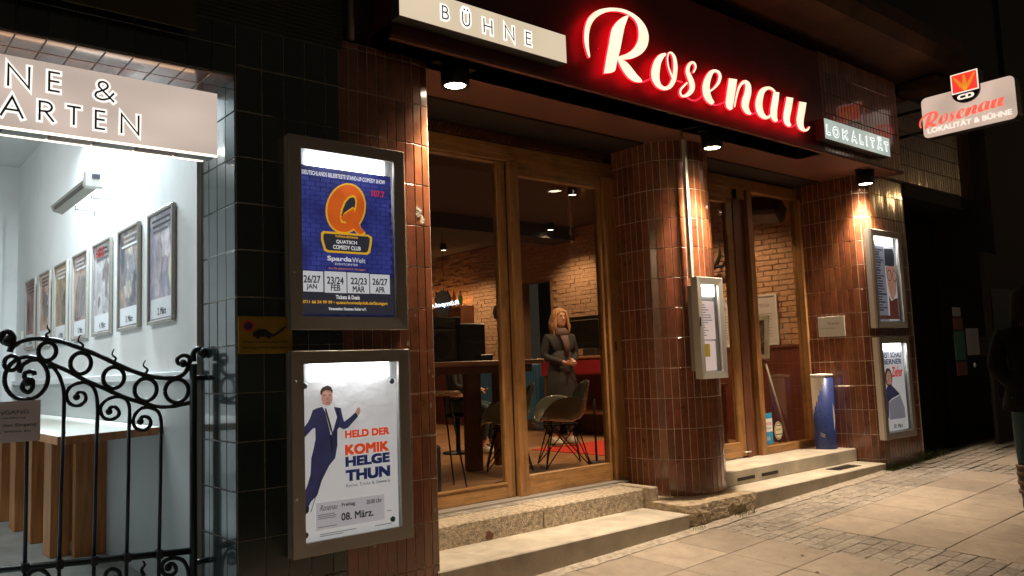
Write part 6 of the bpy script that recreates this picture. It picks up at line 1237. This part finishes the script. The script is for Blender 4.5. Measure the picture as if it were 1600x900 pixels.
def head(parent, c, s, hair, th=0.0, longhair=True):
    # c = centre of the head (local), facing -y
    b = MB(); secs = []
    for z, rx, ry, oy in ((-.125,.030,.035,-.030),(-.11,.046,.055,-.028),(-.08,.060,.078,-.016),(-.04,.068,.090,-.004),(0,.073,.096,0),(.04,.075,.098,.003),(.08,.066,.086,.006),(.105,.045,.06,.008),(.118,.018,.025,.008)): secs.append((c[0], c[1]+oy*s, c[2]+z*s, rx*s, ry*s))
    b.loft(secs, 18); h = b.build('head', 'skin', parent)
    b = MB(); b.tube([(c[0], c[1]-.092*s, c[2]+.012*s), (c[0], c[1]-.112*s, c[2]-.028*s), (c[0], c[1]-.094*s, c[2]-.036*s)], [.008*s,.013*s,.009*s], 8); b.build('nose', 'skin', h)
    for sx_ in (-1, 1):
        MB().ball((c[0]+sx_*.030*s, c[1]-.088*s, c[2]+.008*s), .012*s, .008*s, .0055*s, 10, 6).build('eye', 'paper_pink', h); MB().ball((c[0]+sx_*.074*s, c[1]+.008*s, c[2]-.01*s), .010*s, .018*s, .030*s, 8, 6).build('ear', 'skin', h)
    MB().ball((c[0], c[1]-.089*s, c[2]-.064*s), .022*s, .008*s, .007*s, 10, 6).build('mouth', 'lip', h)
    b = MB(); n = 28; m = 9; vs = []; random.seed(6)
    for i in range(m+1):
        for k in range(n):
            az = 2*PI*k/n; fr = max(0, -math.sin(az)); lim = math.radians(118-62*fr**.8 if longhair else 112-56*fr**.8); t = max(.001, lim*i/m); w_ = 1+.025*math.sin(az*9+i)
            vs.append((c[0]+.086*w_*math.sin(t)*math.cos(az)*s, c[1]+(.006+.110*w_*math.sin(t)*math.sin(az))*s, c[2]+(.006+.126*math.cos(t))*s))
    b.add(vs, [(i*n+k, (i+1)*n+k, (i+1)*n+(k+1)%n, i*n+(k+1)%n) for i in range(m) for k in range(n)], True); o = b.build('hair', hair, h)
    sl = o.modifiers.new('thick', 'SOLIDIFY'); sl.thickness = .012*s; sl.offset = 0
    for sx_ in (-1, 1):
        MB().ball((c[0]+sx_*.030*s, c[1]-.0945*s, c[2]+.008*s), .005*s, .003*s, .005*s, 8, 6).build('iris', 'ink', h)
        b = MB(); b.tube([(c[0]+sx_*.014*s, c[1]-.096*s, c[2]+.026*s), (c[0]+sx_*.032*s, c[1]-.095*s, c[2]+.032*s), (c[0]+sx_*.048*s, c[1]-.084*s, c[2]+.026*s)], .0035*s, 6); b.build('eyebrow', 'hair_dark', h)
    return h
# woman in the long coat (local frame: feet at z 0, facing -y)
wm = thing('person', 'woman with wavy blond hair in a long dark coat standing with folded hands', 'person', loc=(7.47, 7.92, -1.04)); wm.rotation_euler = (0, 0, math.radians(-12)); S = 1.0; wm.scale = (S, S, S)
V = [(0,0,.95,(.13,.10)),(0,0,1.12,(.115,.09)),(0,0,1.32,(.14,.095)),(0,.01,1.46,(.07,.06)),(0,-.01,1.54,(.05,.05)),(0,-.01,1.62,(.055,.06)),
     (.17,0,1.39,.055),(.235,.03,1.16,.043),(.045,-.215,1.075,.026),(-.17,0,1.39,.055),(-.235,.03,1.16,.043),(-.045,-.215,1.055,.026),
     (.09,0,.86,(.085,.085)),(.10,-.01,.48,.055),(.11,.02,.10,.036),(.12,-.10,.04,(.036,.026)),(-.09,0,.86,(.085,.085)),(-.11,-.06,.48,.055),(-.13,.0,.10,.036),(-.15,-.12,.04,(.036,.026))]
Eg = [(0,1),(1,2),(2,3),(3,4),(4,5),(2,6),(6,7),(7,8),(2,9),(9,10),(10,11),(0,12),(12,13),(13,14),(14,15),(0,16),(16,17),(17,18),(18,19)]
hand_chain(V, Eg, 8, V[8][:3], (-.9,-.35,-.1), (0,-.3,.9)); hand_chain(V, Eg, 11, V[11][:3], (.9,-.35,-.15), (0,-.3,.9))
skin_obj('body', V, Eg, 'skin', wm)
CV = [(0,0,1.12,(.16,.125)),(0,0,1.32,(.18,.13)),(0,.01,1.44,(.10,.085)),(.185,.005,1.385,.075),(.245,.03,1.15,.062),(.075,-.195,1.075,.043),(-.185,.005,1.385,.075),(-.245,.03,1.15,.062),(-.075,-.195,1.06,.043)]
ctm = skin_obj('coat_top', CV, [(0,1),(1,2),(1,3),(3,4),(4,5),(1,6),(6,7),(7,8)], 'coat_dark', wm)
b = MB(); b.loft([(0,0,1.22,.155,.12),(0,0,1.10,.165,.13),(0,-.005,.98,.185,.145),(0,-.01,.82,.21,.165),(0,-.01,.64,.225,.18),(.005,-.01,.50,.235,.19),(.005,-.01,.485,.22,.175)], 22); b.build('coat_skirt', 'coat_dark', wm)
b = MB(); b.loft([(0,-.01,1.40,.10,.095),(0,-.02,1.44,.115,.11),(0,-.025,1.48,.105,.105),(0,-.02,1.52,.075,.08)], 18); b.build('scarf', 'scarf', wm); b = MB(); b.loft([(.02,-.135,1.16,.035,.018),(.02,-.14,1.30,.05,.022),(.0,-.115,1.42,.06,.03)], 10); b.build('scarf_end', 'scarf', wm)
random.seed(9)
for k in range(34):
    a = PI*(-.17+1.34*k/33); sx_ = math.cos(a); sy_ = math.sin(a); w_ = random.uniform(0, 6); ln = random.uniform(.24, .36) if abs(sx_) > .3 else random.uniform(.26, .32)
    P = [(.012*sx_, -.015+.03*sy_, 1.786), (.055*sx_, -.014+.07*sy_, 1.768)]
    P += [(sx_*(.082+.040*min(1, t*1.8))+.011*math.sin(t*8+w_), -.014+sy_*(.100+.035*min(1, t*2))+.011*math.cos(t*7+w_), 1.725-ln*t) for t in [q/7 for q in range(8)]]
    MB().tube(P, [.008,.014,.017,.018,.019,.018,.016,.013,.009,.003], 6).build('hair_lock', 'hair_blond', wm)
skin_obj('trousers', [(0,0,.90,(.12,.10)),(.09,0,.82,.09),(.10,-.01,.48,.067),(.11,.02,.13,.056),(-.09,0,.82,.09),(-.11,-.06,.48,.067),(-.13,0,.13,.056)], [(0,1),(1,2),(2,3),(0,4),(4,5),(5,6)], 'jeans', wm)
for sx_, sy_ in ((.115,-.04),(-.14,-.06)): b = MB(); b.loft([(sx_,sy_,0,.045,.125),(sx_,sy_,.03,.048,.13),(sx_,sy_+.01,.06,.042,.11),(sx_,sy_+.05,.10,.036,.06)], 14); b.build('shoe', 'shoe_white', wm)
head(wm, (0,-.02,1.655), 1.0, 'hair_blond'); 
MB().lathe([(.033,0),(.036,.012),(.033,.024)], .068, -.20, 12, 1.06).build('bracelet', 'print_white', wm)
# seated person hidden behind the speakers: only the lower leg shows
spn = thing('person', 'seated person in grey trousers whose leg shows behind the bar table', 'person', loc=(6.02, 8.28, -1.04)); spn.rotation_euler = (0, 0, math.radians(35))
V = [(0,0,.60,(.13,.11)),(0,0,.80,(.12,.09)),(0,0,1.0,(.14,.095)),(0,.01,1.10,(.06,.055)),(0,0,1.18,(.05,.05)),(.17,0,1.05,.05),(.22,-.05,.82,.04),(.10,-.26,.78,.026),(-.17,0,1.05,.05),(-.22,-.05,.82,.04),(-.10,-.26,.78,.026),(.09,-.03,.58,.08),(.10,-.42,.56,.058),(.10,-.40,.10,.038),(.10,-.50,.045,(.036,.026)),(-.09,-.03,.58,.08),(-.10,-.42,.56,.058),(-.10,-.34,.10,.038),(-.10,-.44,.045,(.036,.026))]
Eg = [(0,1),(1,2),(2,3),(3,4),(2,5),(5,6),(6,7),(2,8),(8,9),(9,10),(0,11),(11,12),(12,13),(13,14),(0,15),(15,16),(16,17),(17,18)]; hand_chain(V, Eg, 7, V[7][:3], (-.4,-.9,-.2), (-.9,.3,0)); hand_chain(V, Eg, 10, V[10][:3], (.4,-.9,-.2), (.9,.3,0))
skin_obj('body', V, Eg, 'skin', spn)
skin_obj('trousers', [(0,0,.60,(.14,.12)),(.09,-.03,.58,.09),(.10,-.42,.56,.068),(.10,-.40,.14,.055),(-.09,-.03,.58,.09),(-.10,-.42,.56,.068),(-.10,-.34,.14,.055)], [(0,1),(1,2),(2,3),(0,4),(4,5),(5,6)], 'jeans', spn)
skin_obj('pullover', [(0,0,.68,(.14,.12)),(0,0,.98,(.165,.115)),(0,.01,1.07,(.08,.07)),(.18,0,1.04,.062),(.23,-.05,.82,.052),(.12,-.22,.78,.036),(-.18,0,1.04,.062),(-.23,-.05,.82,.052),(-.12,-.22,.78,.036)], [(0,1),(1,2),(1,3),(3,4),(4,5),(1,6),(6,7),(7,8)], 'coat_dark', spn)
for sx_, sy_ in ((.10,-.44),(-.10,-.38)): b = MB(); b.loft([(sx_,sy_,0,.045,.13),(sx_,sy_,.03,.048,.135),(sx_,sy_+.01,.06,.042,.11),(sx_,sy_+.05,.10,.036,.06)], 14); b.build('shoe', 'shoe_white', spn)
head(spn, (0,-.02,1.27), .95, 'hair_dark', longhair=False)
b = MB(); b.lathe([(.17,.44),(.18,.46),(.17,.48)], 0, 0, 16); b.tube([(0,0,.44),(0,0,.02)], .03, 8); b.lathe([(.2,0),(.19,.02),(.03,.03)], 0, 0, 16)
b.build('stool', 'black_metal', None, label='low black stool under the seated person', cat='stool', loc=(6.02, 8.28, -1.04))
# passer-by in black at the right edge
px_, py_ = 7.66, 2.45
pb = thing('person', 'passer by in black coat, teal jeans and tan trimmed boots at the right edge', 'person', loc=(px_, py_, g(px_, py_))); pb.rotation_euler = (0, 0, math.radians(110)); S = 1.03; pb.scale = (S, S, S)
V = [(0,0,.95,(.13,.10)),(0,0,1.12,(.115,.09)),(0,0,1.32,(.14,.095)),(0,.01,1.46,(.07,.06)),(0,-.01,1.54,(.05,.05)),(0,-.01,1.62,(.055,.06)),
     (.18,0,1.40,.055),(.24,.06,1.14,.043),(.16,-.16,1.02,.026),(-.18,0,1.40,.055),(-.24,.06,1.14,.043),(-.16,-.16,1.02,.026),
     (.09,0,.86,(.085,.085)),(.10,-.05,.48,.055),(.10,-.02,.10,.038),(.10,-.13,.04,(.036,.026)),(-.09,0,.86,(.085,.085)),(-.10,.02,.48,.055),(-.10,.14,.10,.038),(-.10,.03,.04,(.036,.026))]
Eg = [(0,1),(1,2),(2,3),(3,4),(4,5),(2,6),(6,7),(7,8),(2,9),(9,10),(10,11),(0,12),(12,13),(13,14),(14,15),(0,16),(16,17),(17,18),(18,19)]
hand_chain(V, Eg, 8, V[8][:3], (-.6,-.2,-.6), (-.2,-.9,0)); hand_chain(V, Eg, 11, V[11][:3], (.6,-.2,-.6), (.2,-.9,0))
skin_obj('body', V, Eg, 'skin', pb)
skin_obj('coat', [(0,0,.82,(.21,.19)),(0,0,1.0,(.18,.15)),(0,0,1.16,(.17,.14)),(0,0,1.34,(.19,.135)),(0,.01,1.47,(.11,.10)),(.195,0,1.40,.080),(.255,.06,1.14,.075),(.15,-.18,1.0,.060),(-.195,0,1.40,.080),(-.255,.06,1.14,.075),(-.15,-.18,1.0,.060)], [(0,1),(1,2),(2,3),(3,4),(3,5),(5,6),(6,7),(3,8),(8,9),(9,10)], 'coat_black', pb)
b = MB(); b.loft([(0,0,1.10,.17,.14),(0,0,.95,.20,.175),(0,0,.86,.225,.20),(0,0,.79,.235,.21),(0,0,.785,.215,.195)], 20); b.build('coat_skirt', 'coat_black', pb)
skin_obj('jeans', [(0,0,.90,(.13,.12)),(.09,0,.82,.095),(.10,-.05,.48,.072),(.10,-.02,.30,.060),(-.09,0,.82,.095),(-.10,.02,.48,.072),(-.10,.10,.30,.060)], [(0,1),(1,2),(2,3),(0,4),(4,5),(5,6)], 'jeans_teal', pb)
for sx_, sy_ in ((.10,-.02),(-.10,.14)):
    b = MB(); b.loft([(sx_,sy_-.05,0,.05,.135),(sx_,sy_-.05,.04,.052,.135),(sx_,sy_-.03,.075,.050,.11),(sx_,sy_,.12,.055,.066),(sx_,sy_-.005,.22,.066,.070),(sx_,sy_-.01,.34,.074,.078),(sx_,sy_-.01,.345,.066,.070)], 16); bt = b.build('boot', 'boot', pb)
    for z in (.13, .20, .27, .325): b = MB(); b.loft([(sx_,sy_-.006,z,.069+.03*(z-.13),.073+.02*(z-.13)),(sx_,sy_-.006,z+.03,.073+.03*(z-.13),.077+.02*(z-.13))], 16); b.build('boot_trim', 'boot_tan', bt)
head(pb, (0,-.02,1.655), 1.0, 'hair_dark')
random.seed(12)
for k in range(22):
    a = PI*(-.12+1.24*k/21); sx_ = math.cos(a); sy_ = math.sin(a)
    MB().tube([(.05*sx_, -.014+.06*sy_, 1.77)]+[(sx_*(.084+.03*t), -.014+sy_*(.104+.02*t), 1.73-.27*t) for t in (0,.25,.5,.75,1)], [.012,.018,.019,.018,.013,.004], 6).build('hair_lock', 'hair_dark', pb)
b = MB(); b.bbox(-.30, -.19, -.16, .16, .72, 1.0, .03); b.tube([(-.22,.0,1.0),(-.19,.02,1.2),(-.15,.03,1.46)], .012, 6); b.build('shoulder_bag', 'coat_black', None, label='black shoulder bag carried by the passer by at the right edge', cat='bag', loc=(px_, py_, g(px_, py_)), rot=(0,0,math.radians(110)))
# ================================================================ dark door with bills further right
dd = thing('dark_door', 'unlit dark door with coloured bills stuck on its glass beyond the showcases', 'door')
box('door_leaf', 'dark_wall', dd, 11.0, 13.1, 3.95, 3.995, -1.2, 1.2, .005); box('glass_field', 'screen_black', dd, 11.15, 12.9, 3.94, 3.9495, -.6, .75, .003); b = MB(); b.tube([(12.0,3.93,.70),(12.9,3.93,.72)], .012, 6); b.build('door_bar', 'olive_cloth', dd)
# ratio of 4.5 m measurements to the door plane
kk = 3.935/4.5
for x0, x1, z0, z1, mt, lab in ((11.37,11.62,.44,.56,'grey_print','small pale bill at the top of the dark door'),(11.36,11.66,.26,.42,'wainscot','small brownish bill under the pale one on the dark door'),(11.35,11.68,-.14,.24,'teal_print','teal bill on the dark door'),(11.36,11.68,-.34,-.16,'wainscot','rusty brown bill lowest on the dark door'),(11.74,12.15,-.08,.28,'grey_print','large pale bluish bill on the dark door'),(12.20,12.5,-.10,.16,'antler','dim dark bill right of the pale bluish one on the dark door')):
    box('bill', mt, None, x0*kk, x1*kk, 3.936, 3.9385, z0*kk, z1*kk, .0008, label=lab, cat='bill')
b = MB(); b.ball((10.42,3.93,-.19), .022, .012, .03, 10, 6); b.build('door_knob', 'alu_light', dd)
# ================================================================ distant street lamp and an added fill lamp (outside the view)
def street_lamp(x, y, label, e, hz=5.2):
    t = thing('street_lamp', label, 'street lamp', 'street lamps across the road')
    gz = -1.9; b = MB(); b.tube([(x,y,gz),(x,y,hz-.1),(x,y+.3,hz+.05),(x,y+.7,hz+.05)], [.07,.05,.04,.035], 10); b.build('pole', 'alu_dark', t)
    b = MB(); b.ball((x,y+.8,hz), .30, .16, .07, 14, 8); b.build('lamp_head', 'alu_dark', t)
    b = MB(); b.ball((x,y+.8,hz-.06), .16, .10, .05, 12, 6); b.build('lamp_glass', 'street_glow', t)
    l = bpy.data.lights.new('street_light', 'POINT'); l.energy = e; l.color = (1,.60,.26); l.shadow_soft_size = .12
    lo = bpy.data.objects.new('street_light', l); COL.objects.link(lo); lo.parent = t; lo.location = (x, y+.8, hz-.16)
street_lamp(27.0, -4.5, 'distant street lamp down the road to the right', 90)
street_lamp(-3.5, -7.5, 'unseen fill lamp added across the road behind the viewer', 45)  # invented lamp on a pole, added only as weak general fill
